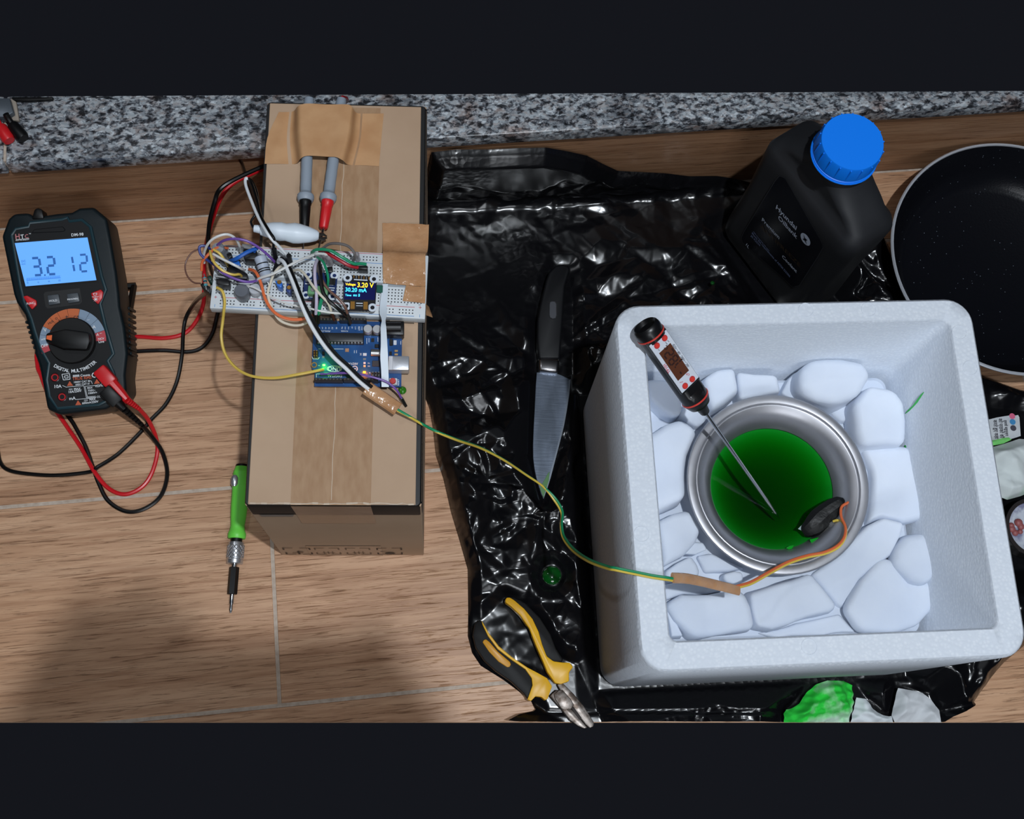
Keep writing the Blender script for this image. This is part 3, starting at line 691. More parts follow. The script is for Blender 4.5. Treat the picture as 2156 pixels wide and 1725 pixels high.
# words along the foot of the dial
b = B(); s = 'DIGITAL MULTIMETER'; R = (mu(157, 778, .001) - DC_).length; a0, a1 = math.radians(231), math.radians(314)
cc = [glyphs(ch) if ch != ' ' else None for ch in s]
for i, ch in enumerate(s):
    if ch == ' ': continue
    wd_ = [(1.35 if c_ == 'M' else .55 if c_ in 'I ' else 1.0) for c_ in s]; a = a0 + (a1 - a0) * (sum(wd_[:i]) + wd_[i] / 2) / sum(wd_); vs, fs = cc[i]; k = .0046; xm = (min(v.x for v in vs) + max(v.x for v in vs)) / 2
    t_ = Vector((-math.sin(a), math.cos(a), 0)); n_ = Vector((-math.cos(a), -math.sin(a), 0)); o_ = DC_ + Vector((math.cos(a), math.sin(a), 0)) * (R + .003)
    b.add([o_ + t_ * ((v.x - xm) * k * .95) + n_ * (v.y * k) + Vector((0, 0, .0002)) for v in vs], fs)
stuff(b.build('lettering', WHT, mm_))
# jacks and safety print
for x, y in ((116, 795), (131, 836)):
    c = mu(x, y, .001); r = (mu(x + 9, y, .001) - c).length
    j = B().lathe([(r * 1.12, -.001), (r * 1.12, .0006), (r, .0009), (r * .86, .0002), (r * .86, -.003)], c, None, 24).build('jack', STEEL, mm_)
    B().lathe([(0, -.003), (r * .8, -.003), (r * .8, .0009), (r * .62, .0009), (r * .55, -.002)], c, None, 24).build('socket', RED, j)
ink(mm_, WHT, [('8888 Counts', 153.5, 794.5, 190, 791.5), ('C', 193, 795.5, 202.5, 795, 1.1), ('C', 205, 795, 212, 794.5, 1.1), ('1000V CAT III', 156, 807, 189, 804.5), ('600V CAT IV', 159, 812, 189, 810), ('10A', 115, 817.5, 130, 816.5),
               ('MAX', 156, 821.5, 170, 820.5), ('10A/250V', 145, 828, 172, 825), ('MAX', 184, 819, 195, 818), ('750V~', 185, 825, 201, 823.5), ('1000V=', 186, 830.5, 204.5, 828.5), ('VΩHz%', 200, 816, 222, 813), ('mA', 146, 842.5, 159.5, 841.5),
               ('CC', 204, 838, 212, 837), ('MAX', 188.5, 843.5, 201.5, 842.5), ('600mA/250V', 173, 851.5, 207.5, 847.5)], MF)
ink(mm_, ORI, [('TRUE RMS', 152.5, 801, 193, 797.5)], MF)
b = B()
for q in ([(131, 788.5), (147, 787), (148, 799), (134, 800.5)], [(136, 792), (143.5, 791.2), (144.3, 796), (137.3, 796.7)]):
    for i in range(4): b.line(mu(*q[i], 0), mu(*q[(i + 1) % 4], 0), .0006, .0009)
for q in ([(132, 812), (139.5, 815.5), (177, 812.5), (182.5, 838), (203, 836.5)], [(215, 808), (211, 811), (179.5, 814), (184.5, 836), (202, 834.5)], [(160, 841.5), (202, 838)], [(189, 802), (193, 803), (195, 809)]):
    for i in range(len(q) - 1): b.line(mu(*q[i], 0), mu(*q[i + 1], 0), .0004, .0009)
for x, y in ((145.5, 820.5), (177.5, 843.8)):
    for d in (-1, 1): b.line(mu(x, y + d, 0), mu(x + 8, y + d - .6, 0), .0003, .0009)
b.build('printed_line', WHT, mm_)
b = B()
for x, y in ((141, 813), (198, 808.5), (158.5, 853.5)): b.ngon([mu(x, y, .0009), mu(x + 13, y - .8, .0009), mu(x + 5.6, y - 10.5, .0009)])
stuff(b.build('warning_triangle', ORI, mm_))

# ---------------------------------------------------------------- test leads
LR = M('red_cable', (206, 26, 36), 0.36); LB = M('black_cable', (12, 12, 13), 0.32); GRYP = M('grey_probe', (142, 152, 164), 0.5)
def plug(root, pts, r, mat, o):
    p = catmull([P(*q) - o for q in pts], 4); n = len(p)
    B().tube(p, [r[0] + (r[1] - r[0]) * (i / (n - 1)) ** 1.2 for i in range(n)], 8).build('plug', mat, root, bevel=0, ang=50)
def relief(root, a, c, r, mat, o):
    a, c = P(*a) - o, P(*c) - o; b = B()
    for i in range(6): q = a.lerp(c, i / 6); q2 = a.lerp(c, (i + .7) / 6); b.tube([q, q2], r * (1 - i * .07), 8)
    stuff(b.build('strain_relief', mat, root))
def cable(root, pts, r, mat, o, name='cable'):
    return B().tube(catmull([P(*q) - o for q in pts], 9), r, 8).build(name, mat, root)
def lead(mat, cmat, label, plugp, rel, cab, hand, tip, pin):
    o = P(*plugp[0]); root = thing('test_lead', label, 'test lead', loc=o)
    # right-angle plug with a squared head
    a, c = P(*plugp[0]) - o, P(*plugp[1]) - o; d = (c - a).normalized(); up = MF.z; s = up.cross(d)
    rot = Matrix((d, s, up)).transposed()
    B().box(a + d * .006, (.019, .0135, .012), rot=rot).build('plug', mat, root, bevel=.002, seg=2)
    B().tube([a + d * .012, a.lerp(c, .75), c], [.0060, .0048, .0036], 10).build('plug_neck', mat, root)
    relief(root, plugp[1], rel, .0036, mat, o)
    cable(root, cab, .0021, cmat, o)
    h = [P(*q) - o for q in hand]; n = 26
    ax = (h[1] - h[0]); Lh = ax.length
    prof = [(.0001, 0), (.0040, 0), (.0046, .004)] + [(.0047 + (.0002 if i % 2 else 0) * (i > 8), Lh * (.05 + .86 * i / 16)) for i in range(17)] + [(.0050, Lh * .92), (.0070, Lh * .945), (.0072, Lh * .975), (.0060, Lh), (.0001, Lh)]
    hd = B().lathe(prof, h[0], ax, 20).build('probe_handle', GRYP, root)
    tt = [P(*q) - o for q in tip]; ax = tt[1] - tt[0]; Lt = ax.length
    B().lathe([(.0001, 0), (.0052, 0), (.0052, Lt * .12), (.0046, Lt * .16), (.0046, Lt * .3), (.0038, Lt * .95), (.0030, Lt), (.0001, Lt)], tt[0], ax, 18).build('probe_tip', mat, root)
    pp = [P(*q) - o for q in pin]
    B().tube(pp, [.0011, .0010, .0004] if len(pp) == 3 else .001, 8).build('probe_pin', STEEL, root)
    return root
HB = BH
lead(RED, LR, 'red test lead whose plug sits in the meter and whose probe tip is red', [(214, 783, .062), (267, 842, .056)], (293, 861, .045),
     [(293, 861, .045), (312, 884, .026), (328, 920, .006), (331, 955, .0025), (318, 1000, .0022), (296, 1028, .0022), (262, 1041, .0022), (228, 1028, .0025), (198, 992, .006), (172, 945, .0025), (142, 900, .0022), (112, 855, .0022), (95, 815, .0022), (86, 790, .0022), (79, 770, .0022), (84, 735, .0022),
      (150, 722, .0022), (230, 712, .0022), (290, 709, .0022), (345, 712, .0022), (388, 702, .0022), (414, 675, .0022), (428, 640, .004), (430, 600, .010), (431, 550, .03), (436, 505, .06), (450, 455, .09), (466, 415, .105), (490, 387, .11), (530, 366, .11), (572, 350, .10),
      (615, 335, .10), (690, 240, .12), (728, 214, .19), (722, 206, .232), (719, 211, .2435)],
     [(719, 209, .2445), (690, 424, .2445)], [(690, 424, .2445), (681, 481, .2450)], [(681, 481, .2450), (676, 505, .2460), (671, 524, .2475)])
lead(BLK, LB, 'black test lead whose plug sits in the meter and whose probe tip is black', [(226, 826, .060), (262, 862, .052)], (300, 896, .030),
     [(300, 896, .030), (322, 922, .014), (343, 955, .006), (352, 1000, .0025), (338, 1045, .0025), (303, 1072, .0022), (265, 1077, .0022), (228, 1055, .0022), (208, 1018, .0022), (196, 985, .0022), (180, 940, .0022), (155, 893, .0022), (140, 870, .0022), (132, 830, .0022),
      (160, 770, .0022), (230, 746, .0022), (290, 740, .0022), (345, 738, .0022), (395, 741, .0022), (425, 732, .0022), (446, 705, .0022), (456, 670, .0022), (462, 630, .004), (452, 590, .03), (442, 560, .07), (438, 520, .11), (441, 470, .135), (452, 425, .15), (462, 400, .15), (490, 380, .15), (550, 352, .145), (580, 340, .14),
      (640, 300, .14), (655, 230, .17), (655, 208, .225), (652, 211, .2435)],
     [(651, 208, .2445), (643, 424, .2445)], [(643, 424, .2445), (641, 480, .2450)], [(641, 480, .2450), (640, 505, .2460), (639, 523, .2475)])
pc = B().tube(catmull([P(*q) for q in ((-60, 860, .0022), (-12, 930, .0022), (0, 972, .0022), (18, 990, .0022), (60, 998, .0022), (120, 1001, .0022), (188, 994, .0022), (205, 984, .0065), (250, 955, .0025), (300, 906, .0025), (318, 884, .0025), (350, 850, .0025), (372, 805, .0025), (383, 750, .0065), (386, 700, .0065), (392, 668, .010), (408, 640, .03), (424, 624, .10), (436, 615, .20), (448, 604, .244))], 9), .0020, 8).build('power_cable', LB, origin=P(188, 994, .002))
tag(pc, 'black cable looping across the floor from the left edge to the breadboard', 'cable')
# ---------------------------------------------------------------- breadboard
ZB = BH + .0105
def c4(x, y): return (400 + x / 6.16, 440 + y / 6.16)
def c5(x, y): return (620 + x / 7.187, 480 + y / 7.187)
def c6(x, y): return (630 + x / 6.633, 640 + y / 6.633)
BBF = flat(441, 649, 895, 672, ZB)
bl = BBF.uv(895, 672).x; bw = BBF.uv(452, 515).y * .5 + BBF.uv(895, 536).y * .5
WB = M('breadboard_plastic', (206, 212, 216), 0.5); HOLE = M('contact_hole', (38, 40, 44), 0.6)
RL = M('rail_red', (196, 96, 104), 0.6); BLL = M('rail_blue', (96, 146, 200), 0.6)
bb = thing('breadboard', 'long white solderless breadboard lying across the carton, full of wires', 'breadboard', BBF)
B().box((bl / 2, bw / 2, -.0049), (bl, bw, .0096)).build('board_body', WB, bb, bevel=.0009, seg=2)
B().box((bl - .019, -.0004, -.0080), (.020, .0012, .0030)).build('key_tab', M('key_tab', (120, 110, 100), 0.6), bb)
S = bl / .1651; pit = .00254 * S; k0 = bl / 2 - 31 * pit
b = B(); h = .0001
ys = [bw / 2 + s * (.00381 + .00254 * i) * S for s in (-1, 1) for i in range(5)]
for y in ys:
    for i in range(63): b.box((k0 + i * pit, y, h / 2), (.0010, .0010, h))
for y in (.0042 * S, .0067 * S, bw - .0042 * S, bw - .0067 * S):
    for g in range(10):
        for i in range(5): b.box((k0 + pit * (1.6 + g * 6 + i), y, h / 2), (.0010, .0010, h))
stuff(b.build('contact_holes', HOLE, bb))
B().box((bl / 2, bw / 2, .00006), (bl - .002, .0030 * S, .0001)).build('centre_groove', M('groove', (150, 156, 162), 0.6), bb)
for y, mt in ((.0093 * S, RL), (.0018 * S, BLL), (bw - .0014, RL), (bw - .0092 * S, BLL)):
    B().line((.008, y, 0), (bl - .009, y, 0), .00045, .00012).build('rail_line', mt, bb)
for x in (.004, bl - .0045):
    b = B(); y = .0093 * S; b.line((x - .0012, y, 0), (x + .0012, y, 0), .0004, .00014); b.line((x, y - .0012, 0), (x, y + .0012, 0), .0004, .00014); b.build('polarity_mark', RL, bb)
    B().line((x, .0012, 0), (x, .0036, 0), .0004, .00014).build('polarity_mark', BLL, bb)
b = B()
for i, px in enumerate((c5(210, 1097), c5(1458, 1148), c5(1704, 1160), c5(1893, 1165), c4(880, 1160), c4(1320, 1165), c4(1535, 1185))):
    q = BBF.uv(*px); b.line(q + Vector((-.0004, -.0007, 0)), q + Vector((-.0004, .0007, 0)), .0003, .00012); b.line(q + Vector((.0004, -.0007, 0)), q + Vector((.0004, .0007, 0)), .0003, .00012)
stuff(b.build('column_mark', HOLE, bb))
NAVY = M('navy_pcb', (18, 42, 92), 0.35); UNOB = M('blue_pcb', (22, 78, 138), 0.35, noise=(70, (18, 66, 122), 0.4, 0.6)); SILK = M('silkscreen', (206, 214, 224), 0.6)
DBLK = M('component_black', (16, 16, 18), 0.4); OLEDB = M('oled_pcb', (16, 18, 26), 0.35); GOLD = M('gold_pad', (190, 140, 70), 0.35, 0.9); TIN = M('tin', (186, 188, 190), 0.3, 0.9)
GRNP = M('green_terminal', (96, 150, 104), 0.45); TEAL = M('teal_body', (80, 150, 160), 0.4); SKYB = M('sky_blue_part', (34, 104, 196), 0.35); GREYC = M('grey_capacitor', (128, 134, 142), 0.35)
def dot_ring(par, fr, pts, r, h, mat=SILK):
    for x, y in pts:
        B().lathe([(r * .48, h), (r * .48, h + .00025), (r, h + .00025), (r, h)], fr.uv(x, y, 0), None, 16).build('mounting_hole', mat, par)
# current sensor board
SF = flat(*c5(133, 1055), *c5(615, 1085), ZB + .0105)
sm = thing('sensor_board', 'small dark blue sensor board with green terminal, left of the lit display on the breadboard', 'circuit board', SF)
B().prism([SF.uv(*c5(x, y)) for x, y in ((150, 668), (655, 690), (618, 1095), (130, 1068))], -.0016, 0).build('circuit_board', NAVY, sm)
dot_ring(sm, SF, [c5(208, 708), c5(605, 722), c5(172, 1018), c5(575, 1040)], .0036 * .9, 0)
tb = B(); q = SF.uv(*c5(365, 990)); tb.box(q + Vector((0, 0, .0035)), (.016, .0075, .007)).build('screw_terminal', GRNP, sm, bevel=.0008)
for dx in (-.004, .004): B().lathe([(0, .0076), (.0017, .0076), (.0020, .0068)], q + Vector((dx, 0, 0)), None, 12).build('screw', TIN, sm)
B().lathe([(0, .0009), (.0014, .0009), (.0018, .0)], SF.uv(*c5(250, 940)), None, 14).build('solder_pad', SILK, sm)
for x, y, w_, l_ in ((555, 820, .010, .0090), (385, 830, .006, .006)): B().box(SF.uv(*c5(x, y)) + Vector((0, 0, .0009)), (w_ * .7, l_ * .6, .0018)).build('chip', DBLK, sm)
b = B()
for x0, y0, x1, y1 in ((165, 780, 260, 788), (165, 802, 250, 808), (160, 845, 270, 850), (520, 800, 590, 805), (520, 860, 590, 865), (520, 905, 610, 912), (520, 940, 600, 946), (235, 1045, 275, 1047)): b.line(SF.uv(*c5(x0, y0)), SF.uv(*c5(x1, y1)), .0008, .0001)
stuff(b.build('printed_mark', SILK, sm))
for i in range(6):
    x = 275 + i * 48; y = 708 + i * 2.4; c = SF.uv(*c5(x, y)); B().box(c + Vector((0, 0, -.004)), (.0009, .0009, .011)).build('header_pin', TIN, sm)
# little screen board
OF = flat(*c5(740, 1245), *c5(1220, 1248), ZB + .0105)
ol = thing('display_board', 'small black display board lit with yellow and cyan digits on the breadboard', 'display', OF)
B().prism([OF.uv(*c5(x, y)) for x, y in ((765, 712), (1248, 740), (1220, 1250), (738, 1245))], -.0014, 0).build('circuit_board', OLEDB, ol)
dot_ring(ol, OF, [c5(805, 757), c5(1203, 776), c5(785, 1185), c5(1180, 1207)], .0040 * .9, 0)
GLS = M('oled_glass', (22, 26, 74), 0.12, emit=0.25)
og = B().prism([OF.uv(*c5(x, y), .0016) for x, y in ((757, 815), (1228, 835), (1216, 1090), (748, 1080))], 0, .0016).build('screen', GLS, ol, bevel=.0002, seg=1)
B().prism([OF.uv(*c5(x, y), .0012) for x, y in ((757, 1082), (1216, 1092), (1214, 1128), (757, 1122))], 0, .0012).build('screen_border', DBLK, ol)
YL = M('yellow_pixels', (255, 214, 40), 0.4, emit=1.2); CYN = M('cyan_pixels', (70, 220, 255), 0.4, emit=1.1)
ink(og, YL, [('Voltage:', *c5(770, 868), *c5(928, 874), 1.2), ('3.20 V', *c5(950, 896), *c5(1196, 905), 1.15)], OF, .0019)
ink(og, CYN, [('30.20 mA', *c5(768, 962), *c5(1092, 974), 1.15), ('Time:', *c5(766, 1030), *c5(862, 1034), 1.1), ('803', *c5(888, 1035), *c5(944, 1037), 1.1), ('s', *c5(964, 1038), *c5(990, 1039), 1.2)], OF, .0019)
for i in range(7):
    c = OF.uv(*c5(900 + i * 38, 745 + i * 4)); B().box(c + Vector((0, 0, .0006)), (.0008, .0022, .0012)).build('header_pin', TIN if i % 2 else GOLD, ol)
b = B(); b.line(OF.uv(*c5(900, 782)), OF.uv(*c5(1105, 795)), .0009, .0001); stuff(b.build('printed_mark', SILK, ol))
B().box(OF.uv(*c5(980, 1183)) + Vector((0, 0, .0008)), (.0150, .0056, .0016)).build('flex_connector', DBLK, ol)
for s in (-1, 1): B().box(OF.uv(*c5(980 + s * 98, 1183 + s * 3)) + Vector((0, 0, .0010)), (.0034, .0064, .0014)).build('solder_row', GOLD, ol)
b = B(); b.line(OF.uv(*c5(935, 1152)), OF.uv(*c5(1035, 1155)), .0008, .0018); b.line(OF.uv(*c5(935, 1190)), OF.uv(*c5(1035, 1193)), .0005, .0018); stuff(b.build('printed_mark', SILK, ol))
# white ribbon and its green tab
def ribbon(pts, wd, name, mat, par, o):
    b = B(); vs = []
    pp = [(P(a[0], a[1], z) - o, P(c[0], c[1], z) - o) for a, c, z in pts]
    L = catmull([p[0] for p in pp], 5); R2 = catmull([p[1] for p in pp], 5)
    n = len(L)
    for i in range(n): vs += [L[i], R2[i], L[i] + Vector((0, 0, -.0006)), R2[i] + Vector((0, 0, -.0006))]
    fs = []
    for i in range(n - 1):
        a, c = 4 * i, 4 * i + 4; fs += [(a, a + 1, c + 1, c), (a + 2, c + 2, c + 3, a + 3), (a, c, c + 2, a + 2), (a + 1, a + 3, c + 3, c + 1)]
    fs += [(0, 2, 3, 1), (4 * n - 4, 4 * n - 3, 4 * n - 1, 4 * n - 2)]
    return b.add(vs, fs).build(name, mat, par, ang=50)
ro = P(808, 700, ZB)
rbn = thing('cable_tie', 'flat white plastic strip with a green tab lying over the breadboard and blue board', 'strip', loc=ro)
ribbon([(c5(1330, 850), c5(1416, 850), ZB + .0018), (c5(1312, 1000), c5(1405, 1000), ZB + .0025), (c5(1292, 1170), c5(1395, 1170), ZB + .0035), (c5(1288, 1290), c5(1400, 1290), ZB + .006), (c6(1152, 225), c6(1205, 240), ZB + .010), (c6(1138, 330), c6(1215, 330), ZB + .013),
        (c6(1140, 560), c6(1230, 560), ZB + .013), (c6(1132, 740), c6(1240, 740), ZB + .011), (c6(1145, 930), c6(1246, 930), ZB + .008), (c6(1150, 1160), c6(1252, 1160), ZB + .004)], .005, 'strip', M('white_nylon', (212, 222, 232), 0.45), rbn, ro)
B().prism([P(*c5(x, y), ZB + .0025) - ro for x, y in ((1245, 860), (1338, 868), (1335, 985), (1242, 975))], ZB + .0012 - ro.z, ZB + .0026 - ro.z).build('tab', M('dark_green_tab', (14, 86, 70), 0.45), rbn, bevel=.0003, seg=1)

# ---------------------------------------------------------------- microcontroller board
ZU = BH + .0056
_oc = P(844.8, 815, ZU); _x = P(655, 813.4, ZU)
_d = (_x - _oc); KU = _d.length / .06858; _dn = _d.normalized(); _yn = Vector((-_dn.y, _dn.x, 0))
_o = _oc - _yn * (.05334 * KU)
UF = Fr(_o, _o + _dn, _o + _yn)
un = thing('microcontroller_board', 'blue microcontroller board with silver socket and glowing green and orange lamps', 'circuit board', UF)
X_, Y_ = .06858 * KU, .05334 * KU
B().prism([(0, 0), (X_ - .0025, 0), (X_, .0025), (X_, Y_ - .0150), (X_ - .0025, Y_ - .0125), (X_ - .0025, Y_), (0, Y_)], -.0016, 0).build('circuit_board', UNOB, un, bevel=.0002, seg=1)
def up(x, y, h=0.0): return UF.uv(*c6(x, y), h)
def ubox(x0, y0, x1, y1, hh, name, mat, bevel=.0003, z0=0.0, par=un, off=None):
    a, c = up(x0, y0, hh), up(x1, y1, hh); b = B().box(((a.x + c.x) / 2, (a.y + c.y) / 2, (z0 + hh) / 2), (abs(a.x - c.x), abs(a.y - c.y), hh - z0))
    return b.build(name, mat, par, bevel=bevel, seg=1 if bevel < .0004 else 2)
def sockets(o, x0, y0, x1, y1, n, hh):
    b = B()
    for i in range(n):
        t_ = (i + .5) / n; q = up(x0 + (x1 - x0) * t_, y0 + (y1 - y0) * t_, hh); b.box(q + Vector((0, 0, .0001)), (.0011, .0013, .0003))
    stuff(b.build('socket_hole', M('socket_hole', (70, 66, 60), 0.6), o))
for x0, x1, n in ((236, 520, 6), (560, 938, 8)): o = ubox(x0, 196, x1, 232, .0085, 'pin_header', DBLK); sockets(o, x0, 214, x1, 214, n, .0085)
for x0, x1, n in ((212, 606, 8), (612, 1098, 10)): o = ubox(x0, 1034, x1, 1072, .0085, 'pin_header', DBLK); sockets(o, x0, 1052, x1, 1052, n, .0085)
ch = ubox(258, 405, 893, 530, .0048, 'processor', M('chip_black', (34, 36, 40), 0.4), .0006)
ubox(240, 400, 900, 565, .0020, 'chip_socket', DBLK)
b = B()
for i in range(14):
    q = up(272 + i * 46.5, 541, .0025); b.box(q, (.0012, .0022, .0020))
stuff(b.build('chip_leg', TIN, ch))
q = up(1395, 820, .0095); ub = ubox(1248, 725, 1532, 922, .0105, 'usb_socket', M('brushed_zinc', (196, 198, 204), 0.38, 0.65, bump=(400, .2, .0003)), .0006)
ubox(1250, 727, 1304, 920, .0108, 'socket_band', M('zinc_light', (218, 220, 226), 0.4, 0.5), .0002, .0104, ub)
jk = ubox(1208, 235, 1462, 430, .0105, 'power_jack', DBLK, .0008)
a, c = up(1215, 330, .0098), up(1420, 330, .0098); B().tube([a, c], .0042, 14).build('jack_barrel', DBLK, jk)
for x, y in ((958, 345), (1086, 350)):
    q = up(x, y, .0060); r = .0036; cp = B().lathe([(r, 0), (r, .0045), (r * .96, .0054), (r * .90, .0056), (0, .0056)], (q.x, q.y, .0006), None, 20).build('capacitor', M('capacitor_can', (206, 208, 212), 0.35, 0.6), un)
    B().box((q.x, q.y, .0005), (.0078, .0078, .001)).build('capacitor_base', DBLK, un)
    B().box((q.x, q.y - .0030 + .0060, .0064), (.0001, .0001, .0001)) if False else None
q0, q1 = up(1005, 680, .0030), up(1130, 684, .0030)
B().tube([q0, q0.lerp(q1, .5), q1], .0030, 12, True, 0.7).build('crystal', TIN, un)
ubox(1020, 790, 1120, 872, .0014, 'usb_chip', M('chip_grey', (52, 54, 60), 0.4)); ubox(1055, 560, 1110, 612, .0012, 'small_chip', DBLK); ubox(1262, 490, 1308, 580, .0016, 'regulator', DBLK)
ubox(1316, 505, 1360, 572, .0008, 'regulator_tab', SILK); ubox(1330, 640, 1378, 668, .0014, 'fuse', M('fuse', (190, 160, 110), 0.4)); ubox(1330, 690, 1378, 716, .0014, 'fuse', M('fuse2', (200, 170, 120), 0.4))
ubox(1258, 1036, 1366, 1128, .0030, 'reset_button', M('button_case', (200, 204, 208), 0.4)); q = up(1307, 1074, .0045)
B().lathe([(0, .0050), (.0022, .0050), (.0025, .0044), (.0025, .0030)], (q.x, q.y, 0), None, 16).build('button_cap', M('red_cap', (196, 62, 62), 0.4), un)
for rows in range(2):
    for i in range(3): x, y = 1030 + i * 42, 975 + rows * 42; q = up(x, y - 10, .006); B().box((q.x, q.y, .0040), (.0008, .0008, .0080)).build('header_pin', TIN, un)
ubox(1010, 952, 1130, 1020, .0026, 'pin_block', DBLK)
ubox(196, 650, 262, 752, .0026, 'pin_block', DBLK)
for i in range(3):
    for j in range(2): q = up(212 + j * 34, 665 + i * 32, .006); B().box((q.x, q.y, .0040), (.0008, .0008, .0080)).build('header_pin', GOLD, un)
B().lathe([(.0016, .0001), (.0016, .0003), (.0024, .0003), (.0024, .0001)], up(208, 855), None, 16).build('mounting_hole', GOLD, un)
for x, y, w_, h_, mt in ((916, 705, 50, 36, SILK), (912, 824, 30, 24, SILK), (912, 866, 30, 24, M('led_tan', (214, 190, 150), .5)), (668, 645, 50, 46, M('resonator', (176, 130, 100), .4)), (338, 690, 32, 40, DBLK), (338, 740, 32, 24, TIN), (1026, 505, 40, 50, DBLK), (1275, 690, 34, 50, DBLK), (912, 770, 40, 26, TIN)):
    ubox(x - w_ / 2, y - h_ / 2, x + w_ / 2, y + h_ / 2, .0009, 'surface_part', mt, 0)
def led(x, y, col, name, power):
    q = up(x, y, .001); mt = M(name + '_glow', col, 0.3, emit=9.0)
    B().box(q, (.0022, .0016, .0012)).build('indicator_lamp', mt, un, bevel=.0003)['label'] = ('glowing green lamp' if col[1] > col[0] else 'glowing orange lamp')
    l = bpy.data.lights.new(name, 'POINT'); l.energy = power; l.color = lin(col); l.shadow_soft_size = .002
    o = bpy.data.objects.new(name, l); o.location = UF.M @ (q + Vector((0, 0, .004))); COL.objects.link(o)
led(345, 855, (70, 255, 60), 'green_lamp', .0045); led(910, 955, (255, 120, 20), 'orange_lamp', .0055)
UI = [('UNO', *c6(576, 884), *c6(402, 880), 1.05), ('ARDUINO', *c6(822, 822), *c6(622, 822), 1.1), ('POWER', *c6(682, 372), *c6(582, 370)), ('ANALOG IN', *c6(436, 372), *c6(252, 366), 1.1), ('L', *c6(990, 958), *c6(975, 958)), ('TX', *c6(988, 820), *c6(955, 820)), ('RX', *c6(988, 862), *c6(955, 862)), ('ON', *c6(290, 858), *c6(266, 857)),
      ('DIGITAL', *c6(596, 992), *c6(390, 990), .9), ('RESET', *c6(1395, 1140), *c6(1395, 1050), .9), ('A0', *c6(512, 322), *c6(512, 352)), ('A1', *c6(452, 322), *c6(452, 352)), ('A2', *c6(408, 322), *c6(408, 352)), ('A3', *c6(362, 322), *c6(362, 352)), ('A4', *c6(316, 322), *c6(316, 352)), ('A5', *c6(270, 322), *c6(270, 352)),
      ('Vin', *c6(590, 318), *c6(590, 352)), ('GND', *c6(636, 318), *c6(636, 356)), ('GND', *c6(682, 318), *c6(682, 356)), ('5V', *c6(730, 318), *c6(730, 345)), ('3.3V', *c6(776, 318), *c6(776, 362)), ('RST', *c6(822, 318), *c6(822, 375)), ('IOREF', *c6(868, 318), *c6(868, 370))]
ink(un, SILK, UI, UF, .0002)
b = B()
for cx_ in (682, 775):
    c = up(cx_, 908); r1 = (up(cx_ + 44, 908) - c).length; r0 = r1 * .72; n = 28
    vs = [c + Vector((math.cos(2 * PI * i / n) * r, math.sin(2 * PI * i / n) * r, .0002)) for i in range(n) for r in (r0, r1)]
    b.add(vs, [(2 * i, 2 * i + 1, (2 * i + 3) % (2 * n), (2 * i + 2) % (2 * n)) for i in range(n)])
b.line(up(755, 908), up(795, 908), .0008, .0002); b.line(up(664, 908), up(700, 908), .0008, .0002); b.line(up(682, 890), up(682, 926), .0008, .0002)
b.build('infinity_logo', SILK, un)
b = B(); pts = rrect(0, 0, 1, 1, .45, 0, 5)
a_, c_ = up(392, 868), up(590, 948)
rp = [Vector((a_.x + (c_.x - a_.x) * (.5 + (p.x - .5)), a_.y + (c_.y - a_.y) * p.y, 0)) for p in pts]
for i in range(len(rp)): b.line(rp[i], rp[(i + 1) % len(rp)], .0005, .0002) if (rp[i] - rp[(i + 1) % len(rp)]).length > 1e-5 else None
for x0, y0, x1, y1 in ((180, 740, 190, 770), (190, 770, 270, 770), (270, 770, 278, 745), (390, 628, 620, 632), (270, 628, 300, 630), (330, 628, 360, 630), (770, 650, 770, 690), (800, 650, 800, 690), (850, 690, 870, 720), (850, 720, 870, 690), (240, 980, 290, 980), (240, 980, 240, 1030), (945, 480, 945, 560), (975, 480, 975, 540), (1100, 470, 1100, 530), (1418, 520, 1418, 570)):
    b.line(up(x0, y0), up(x1, y1), .0004, .0002)
stuff(b.build('printed_line', SILK, un))

# ---------------------------------------------------------------- parts plugged into the breadboard
def pz(xy, h): return P(xy[0], xy[1], ZB + h)
def leg(b, xy, h, h0=-.001):
    a = pz(xy, h); b.tube([a, Vector((a.x, a.y, ZB + h0))], .00035, 5)
def cyl_part(name, label, cat, a, c, ha, hc, r, mat, group=None, bands=(), legs=True, prof=None):
    p0, p1 = pz(a, ha), pz(c, hc); o = p0; t_ = thing(name, label, cat, loc=o, group=group); ax = p1 - p0; L = ax.length
    prof = prof or [(0, 0), (.7, .01), (.96, .05), (1, .12), (.93, .2), (.93, .8), (1, .88), (.96, .95), (.7, .99), (0, 1)]
    B().lathe([(max(q * r, 0), hh * L) for q, hh in prof], (0, 0, 0), ax, 18).build('body', mat, t_)
    for f, mt in bands: B().lathe([(r * .94, f * L - .0005), (r * .965, f * L - .0004), (r * .965, f * L + .0004), (r * .94, f * L + .0005)], (0, 0, 0), ax, 18).build('colour_band', mt, t_)
    if legs:
        d = ax.normalized()
        for q, s in ((p0, -1), (p1, 1)):
            e = q + d * s * .003; B().tube([q - o, e - o, Vector((e.x, e.y, ZB - .001)) - o], .0004, 6).build('lead', TIN, t_)
    return t_
cyl_part('power_resistor', 'large pale grey banded resistor standing near the middle of the breadboard', 'resistor', c4(905, 610), c4(1010, 950), .014, .010, .0052, M('resistor_grey', (170, 180, 196), 0.45), bands=((.32, DBLK), (.52, DBLK), (.60, DBLK)))
cyl_part('banded_resistor', 'small teal banded resistor at the left tip of the breadboard', 'resistor', c4(188, 890), c4(205, 1000), .006, .006, .0016, TEAL, bands=((.25, ORI), (.5, DBLK), (.7, ORI)))
